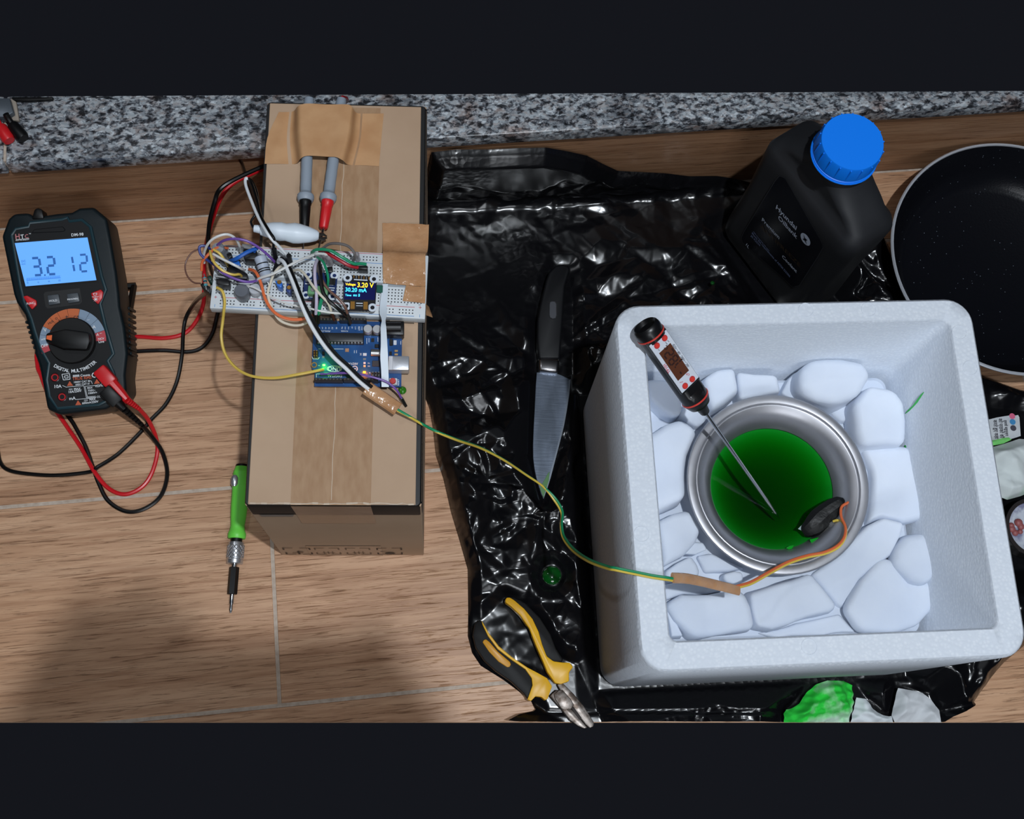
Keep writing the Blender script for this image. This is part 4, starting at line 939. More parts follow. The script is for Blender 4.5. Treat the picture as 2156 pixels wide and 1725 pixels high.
def power_transistor(label, tab, body, h):
    o = pz(body[0], 0); t_ = thing('power_transistor', label, 'transistor', loc=o)
    q = [pz(x, h) - o for x in body]; B().prism(q, .004, h).build('body', DBLK, t_, bevel=.0006)
    q = [pz(x, h + .0005) - o for x in tab]; B().prism(q, .010, h + .0008).build('metal_tab', TIN, t_, bevel=.0002, seg=1)
    a = (q[0] + q[1]) / 2
    bq = [pz(x, 0) - o for x in body]; cen = sum(bq, Vector()) / len(bq)
    for k in (-1, 0, 1): B().box((cen.x + k * .0025, cen.y, .002), (.0008, .0006, .006)).build('lead', TIN, t_)
power_transistor('black power transistor with a bright metal tab near the top edge of the breadboard', [c4(668, 450), c4(800, 466), c4(796, 528), c4(690, 512)], [c4(686, 520), c4(868, 540), c4(868, 655), c4(700, 650)], .016)
power_transistor('black power transistor with metal tab near the left end of the breadboard', [c4(318, 858), c4(480, 880), c4(492, 908), c4(330, 886)], [c4(336, 900), c4(512, 925), c4(505, 990), c4(345, 978)], .014)
def can(label, a, r, h, mat):
    p = pz(a, 0); t_ = thing('capacitor', label, 'capacitor', loc=p)
    B().lathe([(r * .94, .0015), (r, .0022), (r, h - .0008), (r * .92, h), (r * .55, h), (0, h - .0003)], (0, 0, 0), None, 20).build('can', mat, t_)
    for s in (-1, 1): B().box((s * .0012, 0, 0), (.0005, .0005, .004)).build('lead', TIN, t_)
can('grey capacitor standing between yellow and orange wires low on the breadboard', c4(700, 1140), .0058, .014, M('grey_can_dark', (92, 96, 104), .35))
can('dark grey capacitor in the tangle at the upper left of the breadboard', c4(480, 690), .0052, .012, M('grey_dark', (74, 78, 84), .35))
can('silver capacitor at the upper left corner of the breadboard', c4(405, 610), .0050, .016, M('silver_can', (150, 154, 160), .3, .5))
can('pale grey capacitor in front of the power resistor', c4(860, 1090), .0048, .009, M('pale_can', (176, 180, 186), .4))
def block(name, label, cat, pts, h, mat, knob=None, z0=.0006):
    o = pz(pts[0], 0); t_ = thing(name, label, cat, loc=o)
    B().prism([pz(p, h) - o for p in pts], z0, h).build('body', mat, t_, bevel=.0005)
    if knob:
        q = pz(knob, h) - o; B().lathe([(0, h + .0007), (.0016, h + .0007), (.0019, h)], (q.x, q.y, 0), None, 12).build('adjusting_screw', GOLD, t_)
    return t_
block('trim_potentiometer', 'blue trimmer with a brass screw beside the foot of the power resistor', 'trimmer', [c4(1100, 925), c4(1200, 955), c4(1185, 1020), c4(1130, 1000)], .011, SKYB, c4(1158, 950))
block('trim_potentiometer', 'navy trimmer between the sensor board and the brass screw trimmer', 'trimmer', [c4(1255, 960), c4(1315, 985), c4(1300, 1090), c4(1250, 1070)], .010, M('navy_part', (24, 52, 120), .4), c4(1285, 1020))
block('disc_capacitor', 'bright blue capacitor under the thick blue wire on the breadboard', 'capacitor', [c4(500, 660), c4(560, 640), c4(640, 680), c4(655, 730), c4(600, 745), c4(530, 715)], .013, SKYB)
block('relay', 'flat black chip behind the purple wire on the breadboard', 'chip', [c4(470, 760), c4(560, 735), c4(745, 840), c4(740, 905), c4(590, 900), c4(480, 830)], .010, DBLK)
block('transistor', 'small black transistor in the left tangle of the breadboard', 'transistor', [c4(470, 580), c4(530, 560), c4(550, 610), c4(500, 645)], .013, DBLK)
block('connector_block', 'black connector block at the left tip of the breadboard', 'connector', [c4(130, 980), c4(165, 955), c4(262, 1010), c4(245, 1075), c4(215, 1070)], .006, DBLK, None, -.008)
block('small_terminal', 'tiny dark green terminal above the black connector block', 'terminal', [c4(225, 880), c4(262, 855), c4(285, 880), c4(275, 920), c4(235, 930)], .007, M('dark_green_part', (20, 52, 44), .4), None, -.006)
block('connector_block', 'black plug row between red and green wires near the tape', 'connector', [c5(950, 570), c5(1105, 568), c5(1105, 625), c5(960, 618)], .010, DBLK)
block('relay', 'black chip beneath the clear lamps above the sensor board', 'chip', [c5(490, 590), c5(575, 580), c5(570, 672), c5(490, 668)], .012, DBLK)
def bulb(label, a, r, h, col):
    p = pz(a, 0); t_ = thing('indicator_lamp', label, 'lamp', loc=p); mt = M('clear_lens', col, 0.12, trans=0.6)
    B().lathe([(r, 0), (r, h - r)] + [(r * math.cos(PI / 2 * i / 5), h - r + r * math.sin(PI / 2 * i / 5)) for i in range(1, 6)], (0, 0, 0), None, 16).build('lens', mt, t_)
    B().lathe([(r * 1.15, 0), (r * 1.15, .001), (r, .001)], (0, 0, 0), None, 16).build('flange', mt, t_)
bulb('clear lamp beside the red wire above the sensor board', c5(540, 535), .0030, .015, (196, 190, 194)); bulb('clear reddish lamp behind the white wire above the sensor board', c5(480, 500), .0030, .015, (186, 150, 156)); bulb('small clear lamp at the end of the grey loop wire', c5(955, 480), .0022, .013, (200, 200, 200))

# ---------------------------------------------------------------- jumper wires
WC = dict(white=(214, 214, 212), ivory=(216, 208, 190), purple=(112, 76, 160), navy=(44, 58, 130), orange=(224, 112, 66), yellow=(216, 184, 84), blue=(30, 92, 180), brown=(112, 78, 66), green=(26, 140, 98), red=(170, 30, 44), black=(14, 14, 15), grey=(112, 106, 104), lilac=(196, 186, 208))
def wire(col, label, pts, r=.0011, ends=(0, 0), zb=ZB, group=None, cat='wire'):
    pp = [P(x, y, zb + h) for x, y, h in pts]; o = pp[0]; mt = M('wire_' + col, WC[col], 0.42)
    path = [q - o for q in catmull(pp, 7)]
    if not any(ends): return tag(B().tube(path, r, 7).build('jumper_wire', mt, origin=Vector((0, 0, 0))), label, cat, group) if False else _w(path, o, mt, label, r, cat, group)
    t_ = thing('jumper_wire', label, cat, loc=o, group=group)
    B().tube(path, r, 7).build('insulation', mt, t_)
    for k, e in enumerate(ends):
        if not e: continue
        a, c = (path[0], path[1]) if k == 0 else (path[-1], path[-2]); d = (a - c).normalized(); q = a - d * .001
        up_ = Vector((0, 0, 1)) if abs(d.z) < .9 else Vector((1, 0, 0)); s = d.cross(up_).normalized(); u2 = s.cross(d)
        B().box(q + d * e / 2, (e, .0025, .0025), rot=Matrix((d, s, u2)).transposed()).build('connector', DBLK, t_, bevel=.0003, seg=1)
    return t_
def _w(path, o, mt, label, r, cat, group):
    ob = B().tube(path, r, 7).build('jumper_wire', mt); ob.location = o
    return tag(ob, label, cat, group)
def W4(pts, *h): return [(*c4(x, y), hh) for (x, y), hh in zip(pts, h)]
def W5(pts, *h): return [(*c5(x, y), hh) for (x, y), hh in zip(pts, h)]
def W6(pts, *h): return [(*c6(x, y), hh) for (x, y), hh in zip(pts, h)]
wire('white', 'white wire arching highest over the left end of the breadboard', W4([(185, 700), (180, 590), (230, 460), (330, 370), (480, 330), (590, 385), (640, 480), (660, 560)], .004, .015, .028, .034, .034, .028, .018, .004))
wire('purple', 'purple wire arching just below the highest white arch', W4([(320, 505), (420, 420), (560, 388), (720, 410), (860, 480), (1000, 590), (1110, 700)], .010, .024, .030, .030, .026, .018, .006))
wire('navy', 'dark blue wire looping out past the left end of the breadboard', W4([(270, 545), (240, 500), (170, 478), (122, 500), (140, 590), (220, 660), (320, 730)], .012, .016, .018, .018, .016, .012, .004))
wire('orange', 'short orange wire at the upper left corner of the breadboard', W4([(150, 800), (160, 690), (230, 600), (310, 525), (390, 500), (490, 512)], .004, .010, .016, .016, .014, .006))
wire('yellow', 'long yellow wire crossing the black chip in the left tangle', W4([(262, 545), (270, 600), (310, 690), (390, 775), (480, 830), (570, 855), (645, 852), (690, 905)], .018, .020, .022, .022, .020, .018, .014, .004))
wire('yellow', 'short yellow wire beside the silver capacitor', W4([(305, 525), (380, 575), (440, 650), (495, 745)], .020, .020, .016, .004))
wire('white', 'white wire running straight across the middle of the left tangle', W4([(300, 585), (440, 660), (580, 730), (665, 775), (700, 800)], .016, .018, .018, .012, .003))
wire('blue', 'thick bright blue wire slanting to the metal tab', W4([(875, 508), (740, 562), (610, 640), (520, 680)], .020, .022, .020, .012), .0017)
wire('blue', 'short blue wire rising under the purple arch', W4([(850, 520), (820, 600), (800, 650)], .018, .012, .003), .0013)
wire('brown', 'thin brown wire looping out left of the breadboard over the floor', [(420, 524, .008), (404, 532, .006), (392, 550, .003), (390, 568, .002), (396, 584, .002), (408, 595, .002), (422, 597, .004)], .0007)
wire('purple', 'purple wire sagging across the front of the left tangle', W4([(310, 720), (380, 790), (460, 850), (600, 912), (740, 946), (850, 935), (930, 885)], .010, .018, .020, .020, .018, .014, .006))
wire('orange', 'orange wire dropping in a bow over the front edge of the breadboard', W4([(770, 782), (840, 810), (890, 885), (930, 1000), (970, 1150), (1040, 1280), (1150, 1380), (1300, 1430), (1450, 1430), (1590, 1385)], .006, .012, .014, .014, .014, .012, .010, .008, .008, .010), .0013)
wire('ivory', 'ivory wire bowing below the orange one in front of the breadboard', W4([(1210, 735), (1150, 765), (1085, 850), (1045, 960), (1010, 1090), (1035, 1210), (1085, 1330), (1160, 1440), (1290, 1500), (1420, 1510), (1540, 1465)], .006, .014, .016, .016, .014, .012, .008, .004, .002, .003, .006), .0011)
wire('white', 'white wire slanting from the sensor board down to the power resistor', W4([(1600, 600), (1430, 660), (1280, 738), (1080, 840), (900, 902), (850, 960)], .014, .022, .024, .022, .016, .004))
wire('white', 'long white wire crossing the red rail line towards the blue board', W4([(690, 1045), (730, 1000), (830, 1020), (1000, 1110), (1240, 1222), (1600, 1305), (1860, 1342)], .006, .012, .014, .014, .014, .012, .010), .0008)
wire('yellow', 'yellow wire hanging from the breadboard and running to the green lamp', [(*c4(350, 1020), .012), (*c4(420, 1070), .014), (*c4(450, 1190), .010), (*c4(440, 1320), .004), (469, 676, -.004), (466, 710, -.010), (474, 745, -.012), (496, 774, -.010), (530, 792, -.006), (578, 796, -.002), (630, 788, .002), (682, 778, -.001)], .0012)
wire('purple', 'long purple wire with black plug arching over the foot of the blue board', [(*c6(300, 980), .003), (*c6(450, 972), .006), (*c6(640, 966), .008), (*c6(850, 985), .010), (*c6(1050, 1030), .010), (*c6(1230, 1095), .008), (*c6(1360, 1205), .004), (*c6(1430, 1325), -.004)], .0009, (0, .014))
wire('green', 'green wire arching along the top edge of the breadboard', W5([(262, 372), (320, 332), (430, 325), (560, 350), (700, 430), (850, 520), (920, 545), (1000, 540), (1085, 550)], .008, .016, .020, .022, .022, .018, .016, .014, .012), .0013)
wire('red', 'dark red wire running under the green arch to the black plug row', W5([(380, 360), (480, 372), (580, 430), (710, 505), (830, 570), (960, 600)], .008, .014, .016, .016, .014, .010), .0015)
wire('white', 'short white wire lying between the green and red wires', W5([(262, 402), (330, 390), (420, 392), (540, 415), (640, 455)], .006, .012, .014, .014, .010), .0011)
wire('grey', 'grey wire making a tall loop behind the breadboard', W5([(425, 310), (520, 248), (650, 236), (800, 270), (885, 345), (918, 420), (905, 480)], .006, .014, .020, .022, .022, .018, .010), .0012)
wire('green', 'green wire dropping over the middle of the sensor board', W5([(345, 450), (430, 510), (485, 640), (510, 770), (500, 895)], .012, .020, .022, .020, .012), .0011)
wire('lilac', 'lilac white wire running straight down across the sensor board', W5([(350, 470), (312, 580), (308, 750), (330, 950), (332, 1150), (322, 1320)], .012, .020, .022, .022, .020, .012), .0013, (0, .010))
wire('ivory', 'ivory wire curving from the breadboard over the green terminal', W5([(-30, 650), (80, 640), (170, 720), (280, 880), (400, 1020), (510, 1140), (560, 1275)], .010, .018, .022, .024, .022, .018, .010), .0011, (0, .010))
wire('white', 'white wire crossing low in front of the sensor board', W5([(-10, 1168), (200, 1212), (400, 1258), (560, 1285), (700, 1292)], .010, .014, .014, .012, .010), .0009)
wire('black', 'black wire crossing the sensor board to the power sockets', W5([(372, 500), (398, 700), (425, 940), (500, 1080), (620, 1190), (740, 1290)], .010, .018, .020, .020, .018, .010), .0015, (0, .010))
wire('brown', 'brown wire running beside the black one to the power sockets', W5([(358, 560), (382, 700), (440, 830), (530, 950), (660, 1062), (760, 1180), (805, 1310)], .010, .016, .018, .018, .018, .016, .010), .0011, (0, .010))
wire('green', 'short green wire standing upright in front of the sensor board', W5([(420, 1040), (400, 1120), (375, 1230), (368, 1310)], .016, .016, .014, .010), .0015, (0, .010))
wire('black', 'thick black plug lead standing left of the short green wire', W5([(318, 1020), (306, 1130), (296, 1260), (300, 1330)], .016, .016, .012, .008), .0018, (0, .010))

# ---------------------------------------------------------------- twin leads and crocodile clip
to = P(535, 480, BH + .030)
cl = thing('crocodile_clip', 'white booted crocodile clip gripping the red probe above the breadboard', 'clip', loc=to)
a, c = P(532, 481, BH + .022) - to, P(672, 497, BH + .0165) - to; ax = c - a; L = ax.length
BOOT = M('white_boot', (214, 224, 234), 0.4, trans=0.0)
B().lathe([(0, 0), (.0030, .001), (.0036, .006), (.0048, L * .12), (.0070, L * .30), (.0078, L * .42), (.0072, L * .50), (.0086, L * .62), (.0082, L * .70), (.0064, L * .86), (.0046, L * .96), (.0030, L * .995), (0, L)], a, ax, 20).build('boot', BOOT, cl)
g0 = P(668, 497, BH + .0165) - to; g1 = P(688, 499, BH + .0120) - to
for s in (-1, 1): B().tube([g0 + Vector((0, s * .0012, 0)), g0.lerp(g1, .6) + Vector((0, s * .0020, .0005 * s)), g1 + Vector((0, s * .0006, 0))], [.0016, .0017, .0008], 6, True, .6).build('jaw', M('dull_steel', (120, 116, 110), .35, .9), cl)
cable(cl, [(534, 480, BH + .022), (529, 470, BH + .022), (530, 463, BH + .024), (540, 449, BH + .026), (544, 428, BH + .024), (540, 402, BH + .020), (530, 381, BH + .016), (523, 376, BH + .016)], .0010, LB, to)
WHC = M('white_cable', (226, 230, 234), 0.4)
tw = thing('twin_lead', 'black and white twin lead looping up left of the carton and down to the breadboard', 'twin lead', loc=P(520, 376, ZB))
to2 = P(520, 376, ZB)
cable(tw, [(522, 376, BH + .018), (517, 377, BH + .018), (518, 392, BH + .020), (530, 425, BH + .026), (544, 458, BH + .034), (562, 490, BH + .042), (574, 506, BH + .040), (590, 522, BH + .032), (604, 538, BH + .024), (610, 546, BH + .020)], .0013, WHC, to2, 'white_core')
cable(tw, [(524, 377, BH + .017), (532, 392, BH + .022), (542, 425, BH + .026), (549, 455, BH + .034), (566, 486, BH + .042), (577, 503, BH + .041), (576, 516, BH + .030), (577, 530, BH + .024)], .0013, LB, to2, 'black_core')
for x0, y0, x1, y1 in ((577, 524, 582, 553), (608, 538, 612, 556)): B().tube([P(x0, y0, ZB + .016) - to2, P(x1, y1, ZB + .003) - to2], .0021, 8).build('connector', DBLK, tw)
tw2 = thing('twin_lead', 'thick black and white twin lead crossing the blue board to a tape sleeve', 'twin lead', loc=P(640, 660, ZB)); to3 = P(640, 660, ZB)
pw = [(586, 556, .008), (588, 547, .016), (598, 553, .022), (606, 570, .024), (617, 596, .026), (635, 643, .028), (652, 680, .026), (675, 718, .024), (702, 752, .020), (728, 776, .016), (752, 800, .012), (776, 820, .008)]
cable(tw2, [(x, y, ZB + h) for x, y, h in pw], .0016, WHC, to3, 'white_core')
cable(tw2, [(x + 5 + (2 if i > 5 else 0), y - 3 - (1 if i > 5 else 0), ZB + h - .0006) for i, (x, y, h) in enumerate(pw)], .0016, LB, to3, 'black_core')
B().tube([P(586, 553, ZB + .010) - to3, P(580, 570, ZB + .002) - to3], .0026, 8).build('connector', DBLK, tw2)
# sensor cable: tape sleeve on the carton, green and yellow pair, sleeve in the foam box, orange and yellow pair, taped probe in the bowl
so = P(810, 840, ZB)
sl = thing('sensor_cable', 'green and yellow sensor cable with two brown tape sleeves, ending in the green bowl', 'sensor cable', loc=so)
def sleeve(pts, w0, par, o):
    b = B(); p = [P(*q) - o for q in pts]; p = [p[0].lerp(p[-1], 0)] + p[1:]
    b.tube(catmull(p, 3), w0, 10, True, .45); return b.build('tape_sleeve', TANG, par, ang=25)
sleeve([(772, 817, ZB + .006), (788, 828, ZB + .005), (815, 846, ZB + .003), (838, 862, ZB + .002)], .0058, sl, so)
GRC = M('green_cable', (24, 140, 92), 0.4); YLC = M('yellow_cable', (214, 186, 74), 0.4); ORC = M('orange_cable', (212, 102, 56), 0.4)
gp = [(836, 862, ZB + .002), (860, 876, ZB + .000), (889, 893, BH + .003), (920, 909, BH + .004), (960, 925, BH - .01), (1010, 942, .19), (1060, 968, .16), (1105, 998, .13), (1140, 1022, .115), (1168, 1048, .110), (1184, 1076, .112), (1183, 1105, .118), (1188, 1130, .128), (1208, 1156, .160), (1240, 1178, .21), (1280, 1193, .245), (1296, 1196, .2530), (1320, 1201, .2538), (1345, 1206, .2532), (1375, 1212, .2530), (1402, 1216, .2532), (1420, 1219, .249)]
cable(sl, gp, .0011, GRC, so, 'green_core')
cable(sl, [(x + (3 if i < 9 else -2) * (0 if i == 0 else 1), y + 2.5 + (2 if 8 < i else 0), z - .0006) for i, (x, y, z) in enumerate(gp)], .0010, YLC, so, 'yellow_core')
sleeve([(1416, 1217, .250), (1450, 1219, .238), (1500, 1230, .220), (1540, 1240, .206), (1556, 1244, .202)], .0042, sl, so)
op = [(1545, 1236, .204), (1580, 1226, .196), (1620, 1204, .186), (1660, 1183, .178), (1700, 1170, .175), (1735, 1163, .176), (1762, 1150, .177), (1777, 1132, .174), (1780, 1110, .170), (1771, 1088, .165), (1772, 1068, .162), (1786, 1058, .160)]
cable(sl, op, .0012, ORC, so, 'orange_core')
cable(sl, [(x + (1 if i > 6 else 2), y + 3.4, z - .0004) for i, (x, y, z) in enumerate(op[:-3])] + [(1772, 1098, .160), (1762, 1096, .158), (1754, 1098, .156)], .0011, YLC, so, 'yellow_core')
b = B()
q = [(1690, 1122, .1475), (1712, 1108, .150), (1740, 1082, .152), (1768, 1062, .155), (1779, 1054, .157)]
b.tube(catmull([P(*k) - so for k in q], 4), [.0040, .0062, .0075, .0085, .0098, .0105, .0112, .0108, .0102, .0098, .0095, .0088, .0080, .0072, .0060, .0046, .0030], 9, True, .5)
b.build('taped_probe', M('black_tape', (5, 6, 6), 0.42, spec=.3, bump=(90, .4, .002)), sl, ang=20)
b = B(); q = [(1703, 1112, .1475), (1722, 1118, .1475), (1750, 1102, .152), (1760, 1092, .154)]
b.tube(catmull([P(*k) - so for k in q], 3), [.0030, .0042, .0052, .0062, .0068, .0070, .0068, .0060, .0050, .0036], 8, True, .6)
b.build('taped_probe', MATS['black_tape'], sl, ang=20)
b = B(); pp = [P(x, y, .1485) - so for x, y in ((1680, 1114), (1698, 1096), (1715, 1081), (1721, 1088), (1706, 1098), (1696, 1121))]
b.prism(pp, .1480 - so.z, .1486 - so.z).build('clear_flap', M('clear_flap', (150, 172, 168), .3), sl)
# ---------------------------------------------------------------- steel bowl with green coolant
BC = (P(1639, 1017, .165) + P(1638, 1018, .165)) / 2
def steel_mat(name, col, rough, ring):
    mt = M(name, col, rough, 0.92); nt = mt.node_tree; L = nt.links.new; b = nt.nodes['Principled BSDF']
    tc = nt.nodes.new('ShaderNodeTexCoord'); n = nt.nodes.new('ShaderNodeTexNoise'); n.inputs['Scale'].default_value = 40; n.inputs['Detail'].default_value = 4
    r = nt.nodes.new('ShaderNodeMapRange'); r.inputs[3].default_value = rough - .08; r.inputs[4].default_value = rough + .12
    L(tc.outputs['Object'], n.inputs[0]); L(n.outputs[0], r.inputs[0]); L(r.outputs[0], b.inputs['Roughness'])
    return mt
BST = steel_mat('bowl_steel', (172, 172, 177), .38, True)
bo = thing('steel_bowl', 'round stainless steel bowl of green liquid bedded in dry ice', 'bowl', loc=(BC.x, BC.y, 0))
prof = [(.0790, .1632), (.0802, .1638), (.0806, .1646), (.0802, .1654), (.0790, .1657), (.0735, .1657), (.0728, .1654), (.0722, .1645), (.0716, .1648), (.0706, .1644), (.0660, .1622), (.0625, .1590), (.0590, .1540), (.0565, .1490), (.0548, .1440), (.0510, .1408), (.0462, .1368), (.0400, .1316), (.0320, .1258), (.0220, .1208), (.0110, .1178), (0, .1170)]
outer = [(.0790, .1632), (.0700, .1620), (.0640, .1580), (.0600, .1520), (.0575, .1400), (.0545, .1280), (.0490, .1150), (.0400, .1045), (.0260, .0970), (0, .0955)]
b = B(); b.lathe(list(reversed(outer)) + prof[1:15], (0, 0, 0), None, 72)
b.build('bowl_shell', BST, bo, ang=60)
B().lathe(prof[14:], (0, 0, 0), None, 72).build('bowl_well', M('dull_steel_well', (200, 202, 204), .7, .1), bo, ang=60)
def liquid_mat():
    mt = bpy.data.materials.new('green_coolant'); mt.use_nodes = True; nt = mt.node_tree; L = nt.links.new
    for n in list(nt.nodes): nt.nodes.remove(n)
    out = nt.nodes.new('ShaderNodeOutputMaterial'); tr = nt.nodes.new('ShaderNodeBsdfTransparent'); gl = nt.nodes.new('ShaderNodeBsdfGlossy'); fr = nt.nodes.new('ShaderNodeFresnel'); mx = nt.nodes.new('ShaderNodeMixShader')
    tr.inputs[0].default_value = (.34, .80, .44, 1); gl.inputs['Roughness'].default_value = .03; gl.inputs[0].default_value = (1, 1, 1, 1); fr.inputs[0].default_value = 1.36
    ge = nt.nodes.new('ShaderNodeNewGeometry'); mk = nt.nodes.new('ShaderNodeMath'); mk.operation = 'SUBTRACT'; mk.use_clamp = True
    L(fr.outputs[0], mk.inputs[0]); L(ge.outputs['Backfacing'], mk.inputs[1]); L(mk.outputs[0], mx.inputs[0]); L(tr.outputs[0], mx.inputs[1]); L(gl.outputs[0], mx.inputs[2]); L(mx.outputs[0], out.inputs['Surface'])
    ab = nt.nodes.new('ShaderNodeVolumeAbsorption'); ab.inputs[0].default_value = (.0, .74, .14, 1); ab.inputs[1].default_value = 150.0
    L(ab.outputs[0], out.inputs['Volume'])
    return mt
LQ = .1450
lp = [(0, LQ)] + [(r, LQ) for r in (.02, .04)] + [(.0549, LQ), (.0546, .1441), (.0508, .1410), (.0460, .1370), (.0398, .1318), (.0318, .1260), (.0218, .1210), (.0108, .1180), (0, .1172)]
b = B(); b.lathe(list(reversed(lp)), (0, 0, 0), None, 72)
lq = b.build('coolant_pool', liquid_mat(), None, ang=60); lq.location = (BC.x, BC.y, 0)
tag(lq, 'dark green coolant filling the steel bowl around the thermometer tip', 'coolant')
GD = M('coolant_drop', (6, 70, 20), 0.06, spec=.6)
b = B()
for pts, z in (([(1705, 1136), (1722, 1132), (1740, 1128), (1746, 1130), (1744, 1136), (1734, 1146), (1718, 1158), (1710, 1150)], .1520), ([(1655, 1154), (1662, 1150), (1672, 1148), (1668, 1156), (1660, 1158)], .149)):
    q = [P(x, y, z) for x, y in pts]; b.prism([(v.x - BC.x, v.y - BC.y) for v in q], z - .0015, z + .0006)
stuff(b.build('coolant_splash', M('coolant_film', (14, 150, 34), .15), bo, bevel=.0004, seg=1))

# ---------------------------------------------------------------- dry ice
ICE = M('dry_ice', (222, 229, 241), 0.75, spec=.25, sss=.12, noise=(18, (214, 222, 236), .35, .65), bump=(70, .25, .0012))
def c6f(x, y): return (1200 + x / 1.9603, 600 + y / 1.9603)
def chunk(label, pts, z1, z0=.094, bev=.009, tilt=(0, 0), inset=.09, name='dry_ice_chunk'):
    mx_ = sum(p[0] for p in pts) / len(pts); my_ = sum(p[1] for p in pts) / len(pts)
    pts = [(mx_ + (x - mx_) * 1.075, my_ + (y - my_) * 1.075) for x, y in pts]; bev *= .42; ti_ = random.Random(int(mx_ * 7 + my_)); tilt = (tilt[0] + ti_.uniform(-.12, .12), tilt[1] + ti_.uniform(-.12, .12)); z1 += ti_.uniform(-.004, .008); z0 = .1282
    q = [P(*c6f(x, y), z1) for x, y in pts]; cx_ = sum(v.x for v in q) / len(q); cy_ = sum(v.y for v in q) / len(q)
    b = B(); b.prism([(v.x - cx_, v.y - cy_) for v in q], z0 - z1, 0, inset)
    o = b.build(name, ICE, None, bevel=min(bev, (z1 - z0) * .45), seg=4, ang=180)
    me = o.data; bm = bmesh.new(); bm.from_mesh(me); bmesh.ops.triangulate(bm, faces=[f for f in bm.faces if len(f.verts) > 4])
    bmesh.ops.subdivide_edges(bm, edges=[e for e in bm.edges if e.calc_length() > .012], cuts=2, use_grid_fill=True)
    from mathutils import noise as nz
    for v in bm.verts:
        p = v.co + Vector((cx_, cy_, z1)); v.co += Vector((nz.noise(p * 38), nz.noise(p * 38 + Vector((9, 0, 0))), nz.noise(p * 30 + Vector((0, 9, 0))))) * .0024
        v.co.z += (abs(nz.noise(p * 21 + Vector((4, 4, 0)))) - .2) * .010 * max(0, (v.co.z + (z1 - z0)) / (z1 - z0))
        v.co.z += v.co.x * tilt[0] + v.co.y * tilt[1]
    for f in bm.faces: f.smooth = True
    for e in bm.edges: e.smooth = True
    bm.to_mesh(me); bm.free(); o.location = (cx_, cy_, z1)
    return tag(o, label, 'dry ice', None)
bed = B(); nb = 10
o_ = rrect(.0335, .0325, FW - .0325, FL - .0305, .010, .0555 - .002, nb - 1); bc_ = FOAM.loc((BC.x, BC.y, 0))
def ring_(r_, z):
    out = []
    for a0 in (-PI / 2, 0, PI / 2, PI):
        for k in range(nb): a = a0 + PI / 2 * k / (nb - 1) ; out.append(Vector((bc_.x + r_ * math.cos(a), bc_.y + r_ * math.sin(a), z)))
    return out
lo = [ring_(.063, .0535), o_, [Vector((v.x, v.y, .124)) for v in o_], [Vector((v.x, v.y, .128)) for v in rrect(.037, .036, FW - .036, FL - .034, .010, 0, nb - 1)], ring_(.066, .128), ring_(.063, .125)]
n_ = len(o_); vs_ = [v for l in lo for v in l]
bed.add(vs_, [(i * n_ + k, i * n_ + (k + 1) % n_, ((i + 1) % 6) * n_ + (k + 1) % n_, ((i + 1) % 6) * n_ + k) for i in range(6) for k in range(n_)])
bd = bed.build('dry_ice_slab', ICE); bd.matrix_world = FOAM.M
tag(bd, 'thick dry ice bed filling the bottom of the foam box around the bowl', 'dry ice')
I = chunk
I('wide dry ice chunk filling the front left corner of the foam box', [(398, 1318), (460, 1282), (620, 1268), (715, 1270), (748, 1330), (757, 1415), (640, 1440), (512, 1456), (440, 1390)], .150, .096, .014, (0, .05))
I('flat dry ice slab in the middle of the front row', [(742, 1275), (870, 1225), (1005, 1190), (1108, 1328), (1080, 1352), (940, 1385), (835, 1420), (762, 1410)], .150, .096, .010, (.03, .05))
I('large dry ice boulder at the front right of the foam box', [(1130, 1340), (1200, 1215), (1290, 1130), (1345, 1140), (1420, 1235), (1515, 1215), (1518, 1320), (1440, 1410), (1330, 1430), (1200, 1425)], .146, .094, .016, (-.03, .03))
I('rounded dry ice lump against the right wall near the front', [(1345, 1085), (1400, 1030), (1470, 1020), (1520, 1050), (1522, 1190), (1470, 1245), (1418, 1225), (1335, 1150)], .150, .096, .014)
I('dry ice slab leaning below the right rim of the bowl', [(1010, 1188), (1130, 1100), (1225, 1000), (1290, 965), (1372, 985), (1362, 1040), (1320, 1120), (1200, 1210), (1145, 1328), (1112, 1325)], .144, .094, .010, (.02, .10))
I('big dry ice block on the right side of the bowl', [(1215, 670), (1400, 668), (1452, 790), (1468, 960), (1380, 978), (1290, 962), (1235, 985), (1250, 880), (1245, 760)], .140, .094, .010)
I('squarish dry ice block at the upper right of the bowl', [(1165, 490), (1240, 415), (1330, 430), (1385, 490), (1400, 560), (1385, 655), (1300, 662), (1215, 664), (1185, 600)], .152, .096, .014)
I('large oval dry ice boulder behind the bowl by the back wall', [(945, 350), (990, 308), (1120, 305), (1215, 315), (1250, 380), (1190, 460), (1100, 495), (1000, 470), (945, 420)], .160, .100, .016, (0, -.08))
I('sloping dry ice sliver left of the oval boulder', [(872, 446), (905, 385), (948, 345), (940, 420), (990, 475), (920, 480)], .142, .094, .006)
I('pale dry ice block behind the bowl in the middle of the back row', [(690, 362), (760, 372), (856, 378), (872, 445), (800, 450), (700, 470)], .146, .094, .008)
I('rounded dry ice block right of the thermometer handle', [(556, 380), (610, 342), (680, 345), (700, 440), (640, 490), (590, 520), (575, 470)], .152, .094, .012)
I('dry ice chunk under the thermometer in the back left corner', [(312, 385), (420, 385), (450, 440), (462, 530), (430, 545), (380, 520), (325, 470)], .150, .094, .012)
I('dark cornered dry ice piece under the thermometer collar', [(470, 500), (540, 490), (575, 520), (560, 570), (520, 590), (440, 555)], .140, .094, .006)
I('large dry ice block along the left wall of the foam box', [(330, 610), (400, 570), (470, 550), (524, 595), (480, 700), (470, 800), (478, 885), (352, 930), (330, 760)], .154, .094, .014)
